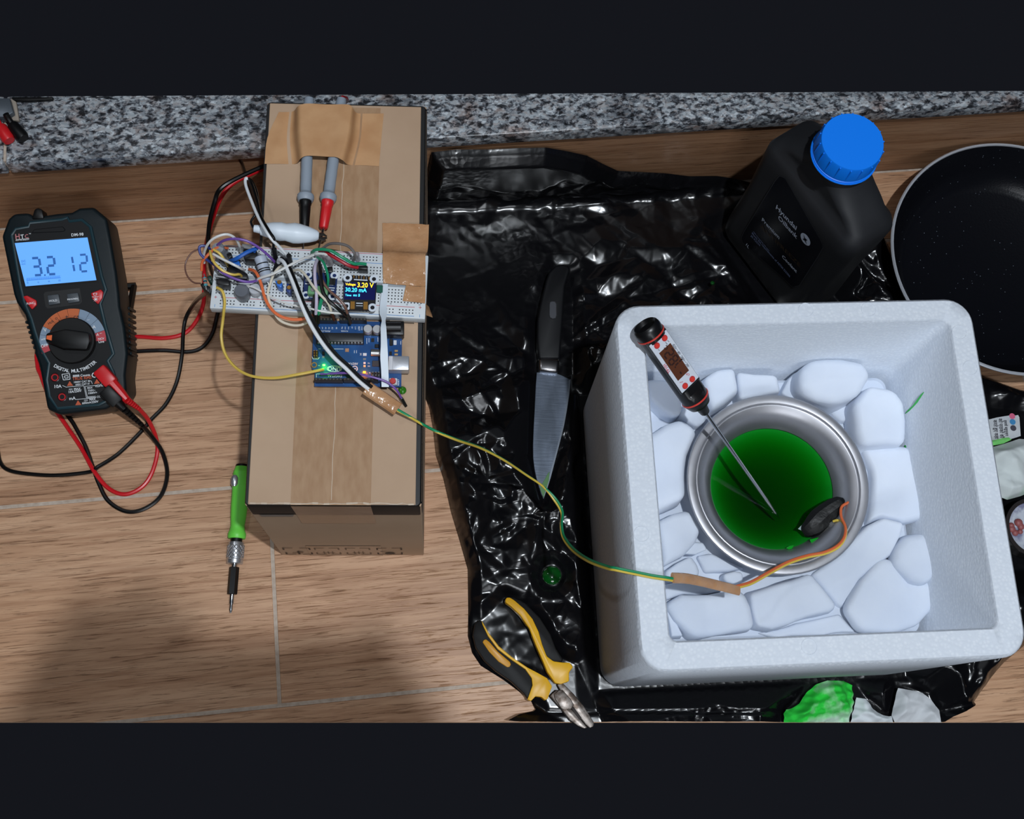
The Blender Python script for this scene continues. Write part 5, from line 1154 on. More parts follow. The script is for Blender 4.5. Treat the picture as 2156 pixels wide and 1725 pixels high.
I('dry ice block along the left wall below the large one', [(360, 965), (430, 942), (495, 935), (542, 1015), (520, 1060), (470, 1110), (380, 1160)], .152, .094, .012)
I('small smooth dry ice wedge under the left edge of the bowl', [(470, 1105), (510, 1060), (555, 1062), (572, 1090), (520, 1108)], .142, .094, .005)
I('round dry ice pebble near the left wall beside the cable sleeve', [(390, 1185), (440, 1150), (500, 1115), (528, 1150), (545, 1190), (500, 1222), (420, 1230)], .144, .094, .009)
I('flat dry ice piece under the front left of the bowl', [(530, 1120), (590, 1108), (660, 1140), (725, 1170), (660, 1185), (560, 1185)], .138, .094, .006)
I('small round dry ice piece above the tape sleeve', [(640, 1192), (690, 1180), (722, 1185), (722, 1225), (690, 1240), (645, 1225)], .142, .094, .007)
I('low dry ice strip along the front wall of the foam box', [(780, 1435), (940, 1400), (1110, 1365), (1180, 1430), (1050, 1445), (860, 1452)], .130, .094, .006)
I('thin dry ice splinter standing in the front left corner', [(398, 1345), (415, 1360), (470, 1450), (420, 1455)], .136, .094, .004)
I('small dry ice nugget tucked under the upper right of the bowl', [(1060, 500), (1120, 490), (1165, 485), (1168, 560), (1120, 560)], .140, .094, .006)
I('low dry ice piece below the sleeve at the left wall', [(385, 1235), (500, 1225), (600, 1235), (640, 1262), (470, 1278), (395, 1300)], .138, .094, .008)

# ---------------------------------------------------------------- probe thermometer
A3, T3 = P(1357, 685, .270), P(1641, 1093, .1400)
ax = (T3 - A3).normalized(); tc_ = (CAM - A3).normalized()
zz = (tc_ - ax * tc_.dot(ax)).normalized(); yy = zz.cross(ax)
zz = (zz * math.cos(.36) + yy * math.sin(.36)); yy = zz.cross(ax)
TF = Fr(A3, A3 + ax, A3 + yy)
th = thing('probe_thermometer', 'black probe thermometer with white face and red rings, its tip in the green liquid', 'thermometer', TF)
TL = (T3 - A3).length; r = .0118
BP = M('thermometer_black', (15, 15, 17), .35)
bh_ = B().lathe([(0, .0050), (.0070, .0035), (.0088, .0008), (.0098, 0), (.0110, .0012), (r, .004), (r, .0128), (r, .0150), (r, .073), (r, .0755), (r, .080), (r * .97, .084), (r * .80, .0890), (.0052, .0918), (.0040, .0985), (.0032, .0995), (0, .0995)], (0, 0, 0), (1, 0, 0), 32)
for v_ in bh_.v:
    if .0149 < v_.x < .0731: v_.z = min(v_.z, .0080)
bh_.build('handle', BP, th, ang=40)
RO_ = M('red_ring', (206, 62, 52), .4)
for x in (.0098, .0812): B().lathe([(r + .0001, x - .0008), (r + .0006, x - .0005), (r + .0006, x + .0005), (r + .0001, x + .0008)], (0, 0, 0), (1, 0, 0), 32).build('grip_ring', RO_, th)
B().lathe([(.00175, .098), (.00175, TL - .025), (.0012, TL - .008), (.0004, TL), (0, TL)], (0, 0, 0), (1, 0, 0), 14).build('probe', STEEL, th)
zp = .0082; hw = .0095
PL = M('white_plate', (208, 214, 224), .35)
def tq(px, py, h): return TF.uv(1320 + px / 7.842, 650 + py / 7.842, h)
pc4 = [tq(x, y, zp + .0007) for x, y in ((370, 612), (655, 350), (1190, 1138), (910, 1402))]
px0 = (pc4[0].x + pc4[1].x) / 2; px1 = (pc4[2].x + pc4[3].x) / 2; py0 = (pc4[0].y + pc4[3].y) / 2; py1 = (pc4[1].y + pc4[2].y) / 2
print('PLATE', px0, px1, py0, py1)
B().box(((px0 + px1) / 2, (py0 + py1) / 2, zp / 2), (px1 - px0 + .004, py1 - py0 + .0010, zp)).build('face_block', BP, th, bevel=.0006)
pt = B().box(((px0 + px1) / 2, (py0 + py1) / 2, zp + .0003), (px1 - px0, py1 - py0, .0008)).build('face_plate', PL, th, bevel=.0003, seg=1)
lq_ = [tq(x, y, zp + .001) for x, y in ((532, 740), (720, 568), (1027, 1020), (845, 1195))]
ls = B().prism(lq_, zp + .0004, zp + .0009).build('screen', M('dim_lcd', (92, 54, 38), .25), pt)
DG = M('lcd_digit', (44, 18, 14), .5)
b = B(); zh = zp + .0012
for ch, p in (('1', ((842, 868), (868, 892), (768, 930))), ('8', ((800, 888), (742, 806), (690, 965))), ('2', ((738, 742), (684, 672), (620, 800)))):
    pass
def seg_at(ch, ctr, L_, Hh):
    c = tq(*ctr, zh); X = Vector((-1, 0, 0)); Y = Vector((0, -1, 0)); o_ = c - X * L_ / 2 - Y * Hh / 2
    seg7(b, ch, o_, o_ + X * L_, o_ + Y * Hh, .0013, zh)
seg_at('1', (878, 915), .0040, .0088); seg_at('8', (770, 850), .0046, .0088); seg_at('2', (700, 745), .0046, .0088)
c = tq(800, 968, zh); b.box(c, (.0012, .0012, .0002)); c = tq(890, 1062, zh); b.box(c, (.0022, .0012, .0002))
stuff(b.build('digit', DG, ls))
b = B(); b.text('C', tq(690, 640, zh), tq(650, 600, zh) , 1, 0) ; stuff(b.build('unit_mark', DG, ls))
RB = M('red_button', (214, 58, 48), .4); RR = M('button_rim', (120, 20, 22), .5)
for x, y in ((497, 612), (624, 487), (1080, 1165), (962, 1277)):
    c = tq(x, y, zp + .001); bo_ = B().lathe([(0, .0008), (.0019, .0008), (.0022, .0002), (.0022, -.0006)], c, None, 18).build('button', RB, th)
    B().lathe([(.0022, .0001), (.0027, .0001), (.0027, -.0004)], c, None, 18).build('button_rim', M('button_rim_print', (190, 60, 70), .5), bo_)
RIK = M('red_ink', (196, 48, 70), .6); DKI = M('blue_black_ink', (40, 48, 64), .6)
b = B(); h = zp + .0009
b.text('TP101', tq(722, 1042, h), tq(634, 908, h), 1.0, 0); stuff(b.build('lettering', RIK, pt))
b = B(); b.text('-50C ~ +300C  -58F ~ +572F', tq(1035, 955, h), tq(775, 575, h), 1.3, 0)
for a_, c_ in (((700, 545), (672, 520)), ((672, 585), (640, 545)), ((548, 690), (520, 668))): b.text('ON' if a_[0] == 548 else 'MAX', tq(*a_, h), tq(*c_, h), .9, 0)
stuff(b.build('lettering', DKI, pt))
b = B(); b.text('C/F', tq(1040, 1080, h), tq(985, 1060, h), 1, 0); b.text('HOLD', tq(925, 1200, h), tq(870, 1215, h), 1, 0); stuff(b.build('lettering', RIK, pt))

# ---------------------------------------------------------------- kitchen knife
KF = flat(1180, 770, 1184, 600, .0125)
def kp(x, y, h=0.0): return KF.uv(1060 + x / 3.135, 530 + y / 3.135, h)
kn = thing('kitchen_knife', 'kitchen knife with black handle lying on the black bag', 'knife', KF)
B().prism([kp(x, y, .008) for x, y in ((345, 88), (395, 82), (432, 92), (440, 120), (422, 175), (408, 225), (400, 330), (393, 450), (384, 560), (374, 706), (234, 706), (224, 640), (221, 560), (224, 450), (240, 360), (256, 290), (280, 190), (300, 135))], -.006, .008, 0.0).build('handle', M('knife_handle', (15, 16, 19), .5, spec=.25), kn, bevel=.0045, seg=3)
B().prism([kp(x, y, .007) for x, y in ((231, 700), (369, 706), (364, 800), (233, 786))], -.006, .0074).build('collar', M('knife_collar', (150, 148, 150), .25, 1.0), kn, bevel=.003, seg=3)
cn = [kp(x, y, .0084) for x, y in ((304, 350), (308, 335), (320, 330), (340, 332), (349, 345), (350, 420), (344, 440), (325, 444), (308, 436), (303, 418))]
md = B().prism(cn, .0076, .0086).build('badge', M('badge_metal', (150, 152, 160), .3, 1.0), kn, bevel=.0003, seg=1)
b = B(); rim = [Vector((p.x, p.y, .0087)) for p in cn]; b.tube(rim + [rim[0]], .0004, 6); b.build('badge_rim', STEEL, md)
bl_pts = [(218, 795), (322, 793), (380, 812), (444, 842), (440, 900), (432, 960), (418, 1050), (400, 1150), (375, 1250), (345, 1365), (312, 1490), (290, 1560), (264, 1632), (248, 1600), (232, 1550), (214, 1490), (202, 1430), (194, 1360), (193, 1280), (198, 1150), (206, 1000), (212, 880)]
BLD = M('knife_blade', (120, 130, 146), .36, .85, noise=(14, (92, 100, 112), .35, .6, (1, 3, 1)), bump=(90, .1, .0006, (6, .6, 1)))
B().prism([kp(x, y, .001) for x, y in bl_pts], -.0008, .0008).build('blade', BLD, kn, bevel=.0006, seg=1)
ed = [(444, 842), (440, 900), (432, 960), (418, 1050), (400, 1150), (375, 1250), (345, 1365), (312, 1490), (290, 1560), (264, 1632), (280, 1560), (302, 1488), (335, 1362), (364, 1250), (388, 1150), (406, 1050), (420, 960), (428, 900), (430, 850)]
B().prism([kp(x, y, .0011) for x, y in ed], .0008, .0010).build('cutting_edge', M('blade_edge', (176, 186, 200), .25, .9), kn)
B().prism([kp(x, y, .0012) for x, y in ((305, 1450), (300, 1510), (285, 1560), (264, 1625), (240, 1560), (250, 1540), (275, 1500), (290, 1470))], .0009, .0012).build('coolant_stain', M('green_stain', (84, 128, 78), .3), kn, bevel=.0002, seg=1)

# ---------------------------------------------------------------- combination pliers
PF = flat(1180, 1440, 1280, 1590, .0135)
def pp_(x, y, h=0.0): return PF.uv(960 + x / 4.792, 1180 + y / 4.792, h)
pli = thing('pliers', 'yellow and black handled pliers with worn steel jaws on the black bag', 'pliers', PF)
YG = M('yellow_grip', (232, 178, 22), .4, noise=(30, (214, 158, 18), .4, .7)); BG = M('black_grip', (13, 13, 14), .55, spec=.25); WORN = M('worn_steel', (150, 142, 136), .42, .8, noise=(130, (92, 80, 72), .42, .62), bump=(200, .3, .0006))
def slab(name, pts, z0, z1, mat, par, bev=.002): return B().prism([pp_(x, y, z1) for x, y in pts], z0, z1).build(name, mat, par, bevel=bev, seg=2)
uh = slab('grip', [(498, 392), (520, 368), (580, 372), (700, 432), (850, 580), (955, 745), (1010, 890), (1085, 1005), (1060, 1030), (985, 1030), (915, 985), (880, 1000), (800, 850), (735, 690), (640, 550), (555, 468), (500, 425)], -.006, .0055, BG, pli, .003)
slab('yellow_inlay', [(496, 398), (512, 374), (545, 374), (590, 402), (690, 488), (775, 592), (836, 722), (872, 850), (918, 968), (985, 1018), (1075, 1030), (1150, 1030), (1184, 1078), (1142, 1132), (1142, 1222), (1060, 1250), (1000, 1240), (922, 1130), (872, 1010), (802, 850), (740, 690), (648, 556), (558, 468), (498, 424)], -.004, .0085, YG, uh, .0016)
lh = slab('grip', [(262, 612), (240, 600), (190, 640), (170, 760), (200, 880), (285, 1010), (400, 1115), (560, 1225), (690, 1350), (735, 1410), (772, 1260), (765, 1180), (705, 1090), (560, 990), (420, 880), (325, 750)], -.006, .0060, BG, pli, .003)
slab('yellow_inlay', [(258, 606), (278, 640), (335, 738), (432, 866), (562, 974), (722, 1082), (832, 1140), (920, 1190), (970, 1272), (925, 1400), (900, 1412), (862, 1380), (805, 1372), (758, 1420), (722, 1404), (772, 1262), (764, 1190), (700, 1100), (560, 1004), (420, 896), (322, 764), (268, 650)], -.004, .0085, YG, lh, .0012)
slab('yellow_pad', [(268, 828), (280, 804), (304, 796), (340, 826), (424, 922), (545, 1024), (556, 1052), (540, 1078), (516, 1080), (430, 1024), (334, 924)], .0055, .0072, M('worn_yellow', (204, 144, 30), .4), lh, .0008)
slab('jaw', [(945, 1372), (985, 1330), (1020, 1300), (1100, 1470), (1165, 1500), (1270, 1620), (1310, 1668), (1330, 1690), (1296, 1700), (1230, 1672), (1150, 1616), (1060, 1500)], -.005, .0045, WORN, pli, .0012)
slab('jaw', [(1020, 1252), (1080, 1240), (1125, 1285), (1190, 1350), (1290, 1470), (1365, 1590), (1396, 1640), (1388, 1680), (1350, 1694), (1312, 1662), (1262, 1600), (1175, 1480), (1150, 1480), (1060, 1330)], -.005, .0048, WORN, pli, .0012)
slab('pivot', [(985, 1352), (1040, 1310), (1075, 1308), (1160, 1400), (1192, 1460), (1165, 1500), (1090, 1512), (1062, 1496), (1000, 1400)], .0035, .0066, WORN, pli, .0008)
slab('cutter_slot', [(1160, 1490), (1186, 1478), (1268, 1590), (1250, 1614)], .0040, .0054, M('slot_dark', (40, 32, 30), .7), pli, .0003)

# ---------------------------------------------------------------- screwdriver
def csd(x, y): return (440 + x / 4.108, 900 + y / 4.108)
s0, s1 = P(*csd(291, 318), .0085), P(*csd(187, 1606), .0045)
sd = thing('screwdriver', 'lime green screwdriver with silver collar beside the carton', 'screwdriver', loc=s0); sax = s1 - s0; SL = sax.length; un_ = 1288 / SL
GRN = M('lime_grip', (112, 220, 78), .42, bump=(120, .15, .0006))
f = lambda y: (y - 318) / un_
mmpx = lambda w_: w_ / 4.108 / 2.12 / 1000 / 2
B().lathe([(0, 0), (mmpx(90), .0004), (mmpx(112), f(326)), (mmpx(116), f(345))], (0, 0, 0), sax, 24).build('end_cap', BLK, sd)
pr2 = [(mmpx(116), f(344)), (mmpx(138), f(380))]
for i in range(6): pr2 += [(mmpx(150), f(400 + i * 22)), (mmpx(146), f(411 + i * 22))]
pr2 += [(mmpx(142), f(560)), (mmpx(140), f(700)), (mmpx(132), f(780)), (mmpx(118), f(860)), (mmpx(130), f(905)), (mmpx(152), f(930)), (mmpx(152), f(960)), (mmpx(140), f(974)), (0, f(974))]
B().lathe(pr2, (0, 0, 0), sax, 28).build('handle', GRN, sd)
q = P(*csd(220, 462), .0165) - s0; sx_ = sax.normalized()
B().tube([q - sx_ * .0055, q - sx_ * .003, q + sx_ * .003, q + sx_ * .0055], [.002, .0036, .0036, .002], 12, True, .7).build('badge', M('badge_silver', (196, 198, 204), .3, .8), sd)
B().lathe([(mmpx(96), f(970)), (mmpx(98), f(1010))], (0, 0, 0), sax, 20).build('neck', BLK, sd)
b = B(); b.lathe([(mmpx(100), f(1002)), (mmpx(128), f(1006)), (mmpx(136), f(1030)), (mmpx(138), f(1140)), (mmpx(132), f(1148)), (mmpx(140), f(1154)), (mmpx(138), f(1186)), (mmpx(128), f(1192)), (0, f(1192))], (0, 0, 0), sax, 28)
col_ = b.build('collar', M('satin_aluminium', (198, 200, 204), .32, .85), sd)
bk = B(); axn = sax.normalized(); ua = Vector((0, 0, 1)).cross(axn).normalized(); ub_ = axn.cross(ua); rk = mmpx(139)
for s in (-1, 1):
    for i in range(14):
        pts = []
        for j in range(7):
            a = 2 * PI * i / 14 + s * j * .22; hh = f(1032) + (f(1140) - f(1032)) * j / 6
            pts.append(axn * hh + (ua * math.cos(a) + ub_ * math.sin(a)) * rk)
        bk.tube(pts, .00038, 4)
stuff(bk.build('knurling', MATS['satin_aluminium'], col_))
B().lathe([(mmpx(48), f(1190)), (mmpx(50), f(1224))], (0, 0, 0), sax, 14).build('shaft', STEEL, sd)
B().lathe([(0, f(1218)), (mmpx(80), f(1219)), (mmpx(84), f(1226)), (mmpx(84), f(1446)), (mmpx(78), f(1450)), (0, f(1450))], (0, 0, 0), sax, 6).build('bit_holder', BLK, sd, ang=20)
B().lathe([(mmpx(40), f(1448)), (mmpx(40), f(1525)), (mmpx(28), f(1535)), (mmpx(30), f(1580)), (mmpx(14), f(1606)), (0, f(1606))], (0, 0, 0), sax, 12).build('bit', STEEL, sd)

# ---------------------------------------------------------------- coolant bottle
ZS = .196
Ab, Bb, Cb, Db = [P(x, y, ZS) for x, y in ((1618, 303), (1797, 535), (1901, 462), (1708, 226))]
bxv = ((Bb - Ab) + (Cb - Db)).normalized(); cen = (Ab + Bb + Cb + Db) / 4; byv = Vector((-bxv.y, bxv.x, 0))
BWd = ((Bb - Ab).length + (Cb - Db).length) / 2; BTh = abs(((Db - Ab) + (Cb - Bb)).dot(byv)) / 2
bo0 = Vector((cen.x, cen.y, .003)) - bxv * BWd / 2 - byv * BTh / 2
QF = Fr(bo0, bo0 + bxv, bo0 + byv)
bt = thing('coolant_bottle', 'black plastic coolant jug with bright blue screw cap beside the frying pan', 'bottle', QF)
HD = M('black_hdpe', (36, 37, 40), .5, noise=(10, (43, 44, 47), .4, .6), spec=.5)
nc = QF.loc(P(1794, 300, .262)); ncx, ncy = nc.x, nc.y
nn = 9
def circ(r_, z):
    base = rrect(0, 0, 1, 1, .4999, 0, nn - 1) if False else None
    out = []
    for a0 in (-PI / 2, 0, PI / 2, PI):
        for k in range(nn): a = a0 + PI / 2 * k / (nn - 1); out.append(Vector((ncx + r_ * math.cos(a), ncy + r_ * math.sin(a), z)))
    return out
def body(i, z, r_): return rrect(i, i, BWd - i, BTh - i, r_, z, nn - 1)
def mixl(l0, l1, t_, z): return [Vector((a.x + (c.x - a.x) * t_, a.y + (c.y - a.y) * t_, z)) for a, c in zip(l0, l1)]
N_ = circ(.0235, 0)
L_ = [body(.008, 0, .012), body(.003, .003, .014), body(.0008, .010, .014), body(0, .03, .014), body(.0015, .10, .014), body(0, .165, .014), body(0, .182, .014), body(.0025, .190, .014), body(.007, ZS - .001, .013)]
for t_, z in ((.25, .204), (.5, .211), (.75, .219), (.92, .226), (1.0, .231)): L_.append(mixl(body(.007, 0, .013), N_, t_, z))
L_.append(circ(.0235, .240))
loft(B(), L_).build('jug_body', HD, bt, ang=80)
CAPM = M('blue_cap', (6, 128, 250), .42, bump=(200, .1, .0004))
cz = .2365; rc = .0292
cp = B().lathe([(rc * .9, cz), (rc, cz), (rc, cz + .004), (rc * .97, cz + .0045), (rc * .97, cz + .0055), (rc * .985, cz + .006), (rc * .955, cz + .0225), (rc * .93, cz + .0240), (0, cz + .0240)], (ncx, ncy, 0), None, 48).build('screw_cap', CAPM, bt)
b = B()
for i in range(18):
    a = 2 * PI * i / 18; b.box((ncx + math.cos(a) * rc * .950, ncy + math.sin(a) * rc * .950, cz + .0145), (.0022, .0012, .0170), a)
stuff(b.build('cap_rib', CAPM, cp, bevel=.0003, seg=1))
b = B(); b.tube([Vector((ncx + math.cos(i / 40 * 2 * PI) * rc * 1.005, ncy + math.sin(i / 40 * 2 * PI) * rc * 1.005, cz + .002)) for i in range(41)], .0009, 6); b.build('cap_band', CAPM, cp)
LF = Fr(QF.o, QF.o + QF.x, QF.o + Vector((0, 0, 1)))
def lp_(x, y, h=.0012):
    q = LF.uv(x, y, h); return Vector((q.x, q.y, 0))
lb = bpy.data.objects.new('label', None)
def on_face(bb_, h):   # label coordinates (x, height) -> bottle coordinates, h in front of the face
    bb_.v = [Vector((v.x, -h + .0002, v.y)) for v in bb_.v]; return bb_
lpts = [lp_(*q) for q in ((1630, 383), (1640, 371), (1652, 376), (1728, 508), (1732, 522), (1722, 540), (1682, 602), (1668, 606), (1652, 590), (1563, 512), (1560, 500), (1566, 488))]
lbl = on_face(B().ngon(lpts), .0006).build('label', M('label_navy', (9, 11, 20), .3), bt, bevel=-1)
b = B()
for i in range(len(lpts)): b.line(lpts[i], lpts[(i + 1) % len(lpts)], .0007, 0)
on_face(b, .0009).build('label_border', M('label_edge', (54, 56, 60), .4), lbl)
def ltxt(items, mat):
    b = B()
    for t_, x0, y0, x1, y1, *rr in items: b.text(t_, lp_(x0, y0), lp_(x1, y1), rr[0] if rr else 1.0, 0)
    stuff(on_face(b, .0010).build('lettering', mat, lbl))
LW = M('label_white', (196, 206, 224), .5)
ltxt([('Hyundai', 1632.5, 439.5, 1675, 485.5, 1.0), ('Oilbank', 1637, 460.5, 1676.5, 504, 1.0), ('Premium', 1603, 465, 1639.5, 504.5), ('Coolant', 1645.5, 542, 1676, 575.5), ('1L', 1569.5, 516.5, 1575, 524, 1.2)], LW)
ltxt([('100% Concentrate with water', 1585, 489.5, 1619, 530.5, 1.4), ('Meets the requirements of ASTM D3306', 1582, 493, 1662, 585, 1.4), ('JIS K2234', 1579.5, 497.5, 1599, 519.5, 1.2)], M('label_small_print', (120, 134, 170), .5))
ltxt([('ANTIFREEZE', 1599, 478, 1684, 564, .72)], M('label_brown', (60, 46, 34), .45))
b = B(); c0, c1, c2 = lp_(1695.3, 504.5), lp_(1706, 516), lp_(1702, 495)
ea = (c1 - c0).length; eb = .0068
b.ngon([c0 + Vector((math.cos(2 * PI * i / 28) * ea * .92, math.sin(2 * PI * i / 28) * eb, 0)) for i in range(28)])
on_face(b, .0011).build('emblem', LW, lbl, bevel=-1)
b = B(); dx = ea * .62; dy = eb * .5
b.ngon([c0 + Vector(v) for v in ((-dx, dy * 1.2, 0), (-dx * .2, dy * .45, 0), (dx * .55, dy * .75, 0), (dx * .25, 0, 0))]); b.ngon([c0 + Vector(v) for v in ((-dx, dy * 1.2, 0), (dx * .25, 0, 0), (dx, -dy * 1.2, 0), (dx * .2, -dy * .5, 0), (-dx * .55, -dy * .8, 0), (-dx * .25, 0, 0))])
stuff(on_face(b, .0014).build('emblem_bird', MATS['label_navy'], lbl, bevel=-1))
b = B(); q = [QF.loc(P(x, y, .208)) for x, y in ((1830, 385), (1836, 420), (1842, 450))]

# ---------------------------------------------------------------- frying pan
ZP = .058
pL, pT, pB = P(1876, 525, ZP), P(2105, 300.5, ZP), P(2130, 788, ZP)
def circum(a, b_, c):
    ax_, ay, bx_, by, cx_, cy = a.x, a.y, b_.x, b_.y, c.x, c.y; d = 2 * (ax_ * (by - cy) + bx_ * (cy - ay) + cx_ * (ay - by))
    ux = ((ax_ ** 2 + ay ** 2) * (by - cy) + (bx_ ** 2 + by ** 2) * (cy - ay) + (cx_ ** 2 + cy ** 2) * (ay - by)) / d
    uy = ((ax_ ** 2 + ay ** 2) * (cx_ - bx_) + (bx_ ** 2 + by ** 2) * (ax_ - cx_) + (cx_ ** 2 + cy ** 2) * (bx_ - ax_)) / d
    return Vector((ux, uy, 0)), math.hypot(ux - ax_, uy - ay)
pc_, prr = circum(pL, pT, pB)
pn = thing('frying_pan', 'black non-stick frying pan with a pale rim at the right edge', 'frying pan', loc=(pc_.x, pc_.y, .0032))
def pan_mat():
    mt = M('nonstick', (9, 10, 14), .30, spec=.28); nt = mt.node_tree; L = nt.links.new; bb_ = nt.nodes['Principled BSDF']
    tc = nt.nodes.new('ShaderNodeTexCoord'); v = nt.nodes.new('ShaderNodeTexVoronoi'); v.inputs['Scale'].default_value = 560; L(tc.outputs['Object'], v.inputs[0])
    sp = nt.nodes.new('ShaderNodeSeparateColor'); L(v.outputs['Color'], sp.inputs[0])
    a = nt.nodes.new('ShaderNodeMath'); a.operation = 'LESS_THAN'; a.inputs[1].default_value = .26; L(v.outputs['Distance'], a.inputs[0])
    c = nt.nodes.new('ShaderNodeMath'); c.operation = 'GREATER_THAN'; c.inputs[1].default_value = .975; L(sp.outputs[0], c.inputs[0])
    m_ = nt.nodes.new('ShaderNodeMath'); m_.operation = 'MULTIPLY'; L(a.outputs[0], m_.inputs[0]); L(c.outputs[0], m_.inputs[1])
    mx = nt.nodes.new('ShaderNodeMix'); mx.data_type = 'RGBA'; mx.inputs[6].default_value = lin((13, 14, 19)) + (1,); mx.inputs[7].default_value = lin((96, 104, 114)) + (1,)
    L(m_.outputs[0], mx.inputs[0]); L(mx.outputs[2], bb_.inputs['Base Color'])
    n = nt.nodes.new('ShaderNodeTexNoise'); n.inputs['Scale'].default_value = 420; L(tc.outputs['Object'], n.inputs[0])
    bp = nt.nodes.new('ShaderNodeBump'); bp.inputs['Strength'].default_value = .25; bp.inputs['Distance'].default_value = .0006; L(n.outputs[0], bp.inputs['Height']); L(bp.outputs[0], bb_.inputs['Normal'])
    return mt
z = ZP - .0032; R0 = prr
B().lathe([(0, 0), (R0 - .034, 0), (R0 - .026, .002), (R0 - .012, z * .55), (R0 - .0016, z - .002), (R0 - .0036, z - .001), (R0 - .0056, z - .004), (R0 - .016, z * .5), (R0 - .026, .008), (R0 - .034, .0046), (0, .0042)], (0, 0, 0), None, 72).build('pan_body', pan_mat(), pn, ang=60)
B().lathe([(R0 - .0034, z - .0014), (R0 - .0030, z + .0004), (R0 - .0014, z + .0006), (R0 - .0002, z - .0006), (R0 - .0008, z - .0030), (R0 - .0030, z - .0030)], (0, 0, 0), None, 96).build('rim', M('pale_rim', (184, 188, 196), .35, .3), pn)
B().tube(catmull([(R0 - .006, -.010, z * .6), (R0 + .03, -.014, z * .9), (R0 + .09, -.02, z * 1.1), (R0 + .15, -.026, z * 1.05)], 6), .009, 12, True, .6).build('handle', BLK, pn)

# ---------------------------------------------------------------- tissues, paper, tub at the borders of the bag
def tissue_mat(name, base, stain, lo, hi, sc_=14):
    return M(name, base, .9, noise=(sc_, stain, lo, hi), spec=.2, sss=.1)
def poly_px(pts, z): return [(P(x, y, z).x, P(x, y, z).y) for x, y in pts]
def crush(base, amp, seed, fr=22):
    def hf(x, y, d):
        h_ = base + amp * (folds(x, y, seed, fr, 5, 1.0, .8) + .5) * np.clip(d / .012 + .25, 0, 1) + amp * .35 * folds(x, y, seed + 1, fr * 2.6, 4, 1.0, .9) + amp * .25 * np.clip(d / .02, 0, 1)
        return np.maximum(h_, .004)
    return hf
def cx16(x, y): return (1600 + x / 3.878, 1380 + y / 3.878)
TI = tissue_mat('stained_tissue', (44, 200, 66), (196, 226, 204), .46, .60, 22)
ti = sheet('paper_tissue', poly_px([cx16(*q) for q in ((206, 548), (205, 480), (222, 442), (262, 436), (325, 395), (360, 345), (405, 290), (470, 235), (560, 205), (700, 208), (762, 245), (776, 330), (768, 420), (750, 480), (735, 548))], .018), crush(.012, .022, 71, 34), .0011, TI, origin=P(1720, 1490, .01))
tag(ti, 'crumpled tissue soaked bright green in front of the foam box', 'tissue')
TW = M('white_tissue', (214, 220, 224), .9, noise=(20, (200, 208, 212), .4, .65), spec=.2)
t3 = sheet('paper_tissue', poly_px([cx16(*q) for q in ((742, 548), (760, 470), (782, 400), (790, 345), (868, 358), (905, 405), (935, 445), (1000, 488), (1062, 500), (1080, 495), (1095, 548))], .015), crush(.012, .016, 83, 34), .0011, TW, origin=P(1860, 1500, .01))
tag(t3, 'clean white wrinkled tissue between the green tissue and the folded paper', 'tissue')
t4 = sheet('folded_paper', poly_px([cx16(*q) for q in ((1076, 496), (1100, 385), (1132, 268), (1230, 284), (1335, 308), (1400, 360), (1470, 450), (1480, 548), (1100, 548))], .015), crush(.012, .015, 91, 20), .0011, M('white_paper', (206, 210, 214), .85), origin=P(1930, 1490, .01))
tag(t4, 'folded white paper with grey shadowed crease at the bottom right', 'paper')
def cnp(x, y): return (2060 + x / 4.3125, 860 + y / 4.3125)
ZN = .016
NF = flat(*cnp(150, 310), *cnp(390, 260), ZN)
nw = thing('newspaper_scrap', 'torn newspaper scrap with coloured dots right of the foam box', 'paper', NF)
def np_(x, y, h=.0004): return NF.uv(*cnp(x, y), h)
B().prism([np_(x, y) for x, y in ((60, 110), (170, 82), (280, 64), (300, 70), (362, 60), (374, 82), (386, 250), (350, 262), (292, 280), (150, 312), (70, 320))], -.0004, 0).build('paper', M('newsprint', (196, 200, 204), .9, noise=(40, (180, 186, 192), .4, .6)), nw)
for x, y, c_ in ((306, 72, (206, 96, 130)), (310, 124, (54, 128, 180)), (316, 180, (64, 62, 74))):
    B().lathe([(0, .0003), (.0031, .0003)], np_(x, y, 0), None, 24).build('colour_dot', M('dot_%d' % c_[0], c_, .7), nw)
b = B()
for s_, x0, y0, x1, y1 in (('इसके बहुमूल्य', 246, 108, 262, 252), ('को पाठकों की', 198, 92, 214, 272), ('करते हुए कहा', 150, 105, 166, 280)): b.text(s_, np_(x0 - 16, y0, 0), np_(x1 - 16, y1, 0), 1.3, .0004)
stuff(b.build('lettering', M('news_ink', (58, 58, 66), .8), nw))
t5 = sheet('paper_tissue', poly_px([cnp(*q) for q in ((60, 400), (150, 330), (200, 318), (280, 296), (350, 272), (430, 245), (560, 260), (600, 480), (560, 720), (440, 772), (310, 808), (240, 780), (60, 700))], .030), crush(.014, .020, 57, 16), .0013, tissue_mat('pale_tissue', (214, 222, 222), (150, 214, 160), .60, .74, 9), origin=P(2140, 980, .02))
tag(t5, 'white crumpled tissue with pale green streaks right of the foam box', 'tissue')
t6 = sheet('paper_tissue', poly_px([cnp(*q) for q in ((60, 300), (160, 285), (230, 268), (280, 262), (300, 285), (230, 318), (150, 336), (60, 350))], .020), crush(.019, .008, 58, 30), .0010, M('green_tissue', (120, 206, 110), .9), origin=P(2100, 928, .02))
tag(t6, 'little bright green tissue corner under the newspaper scrap', 'tissue')
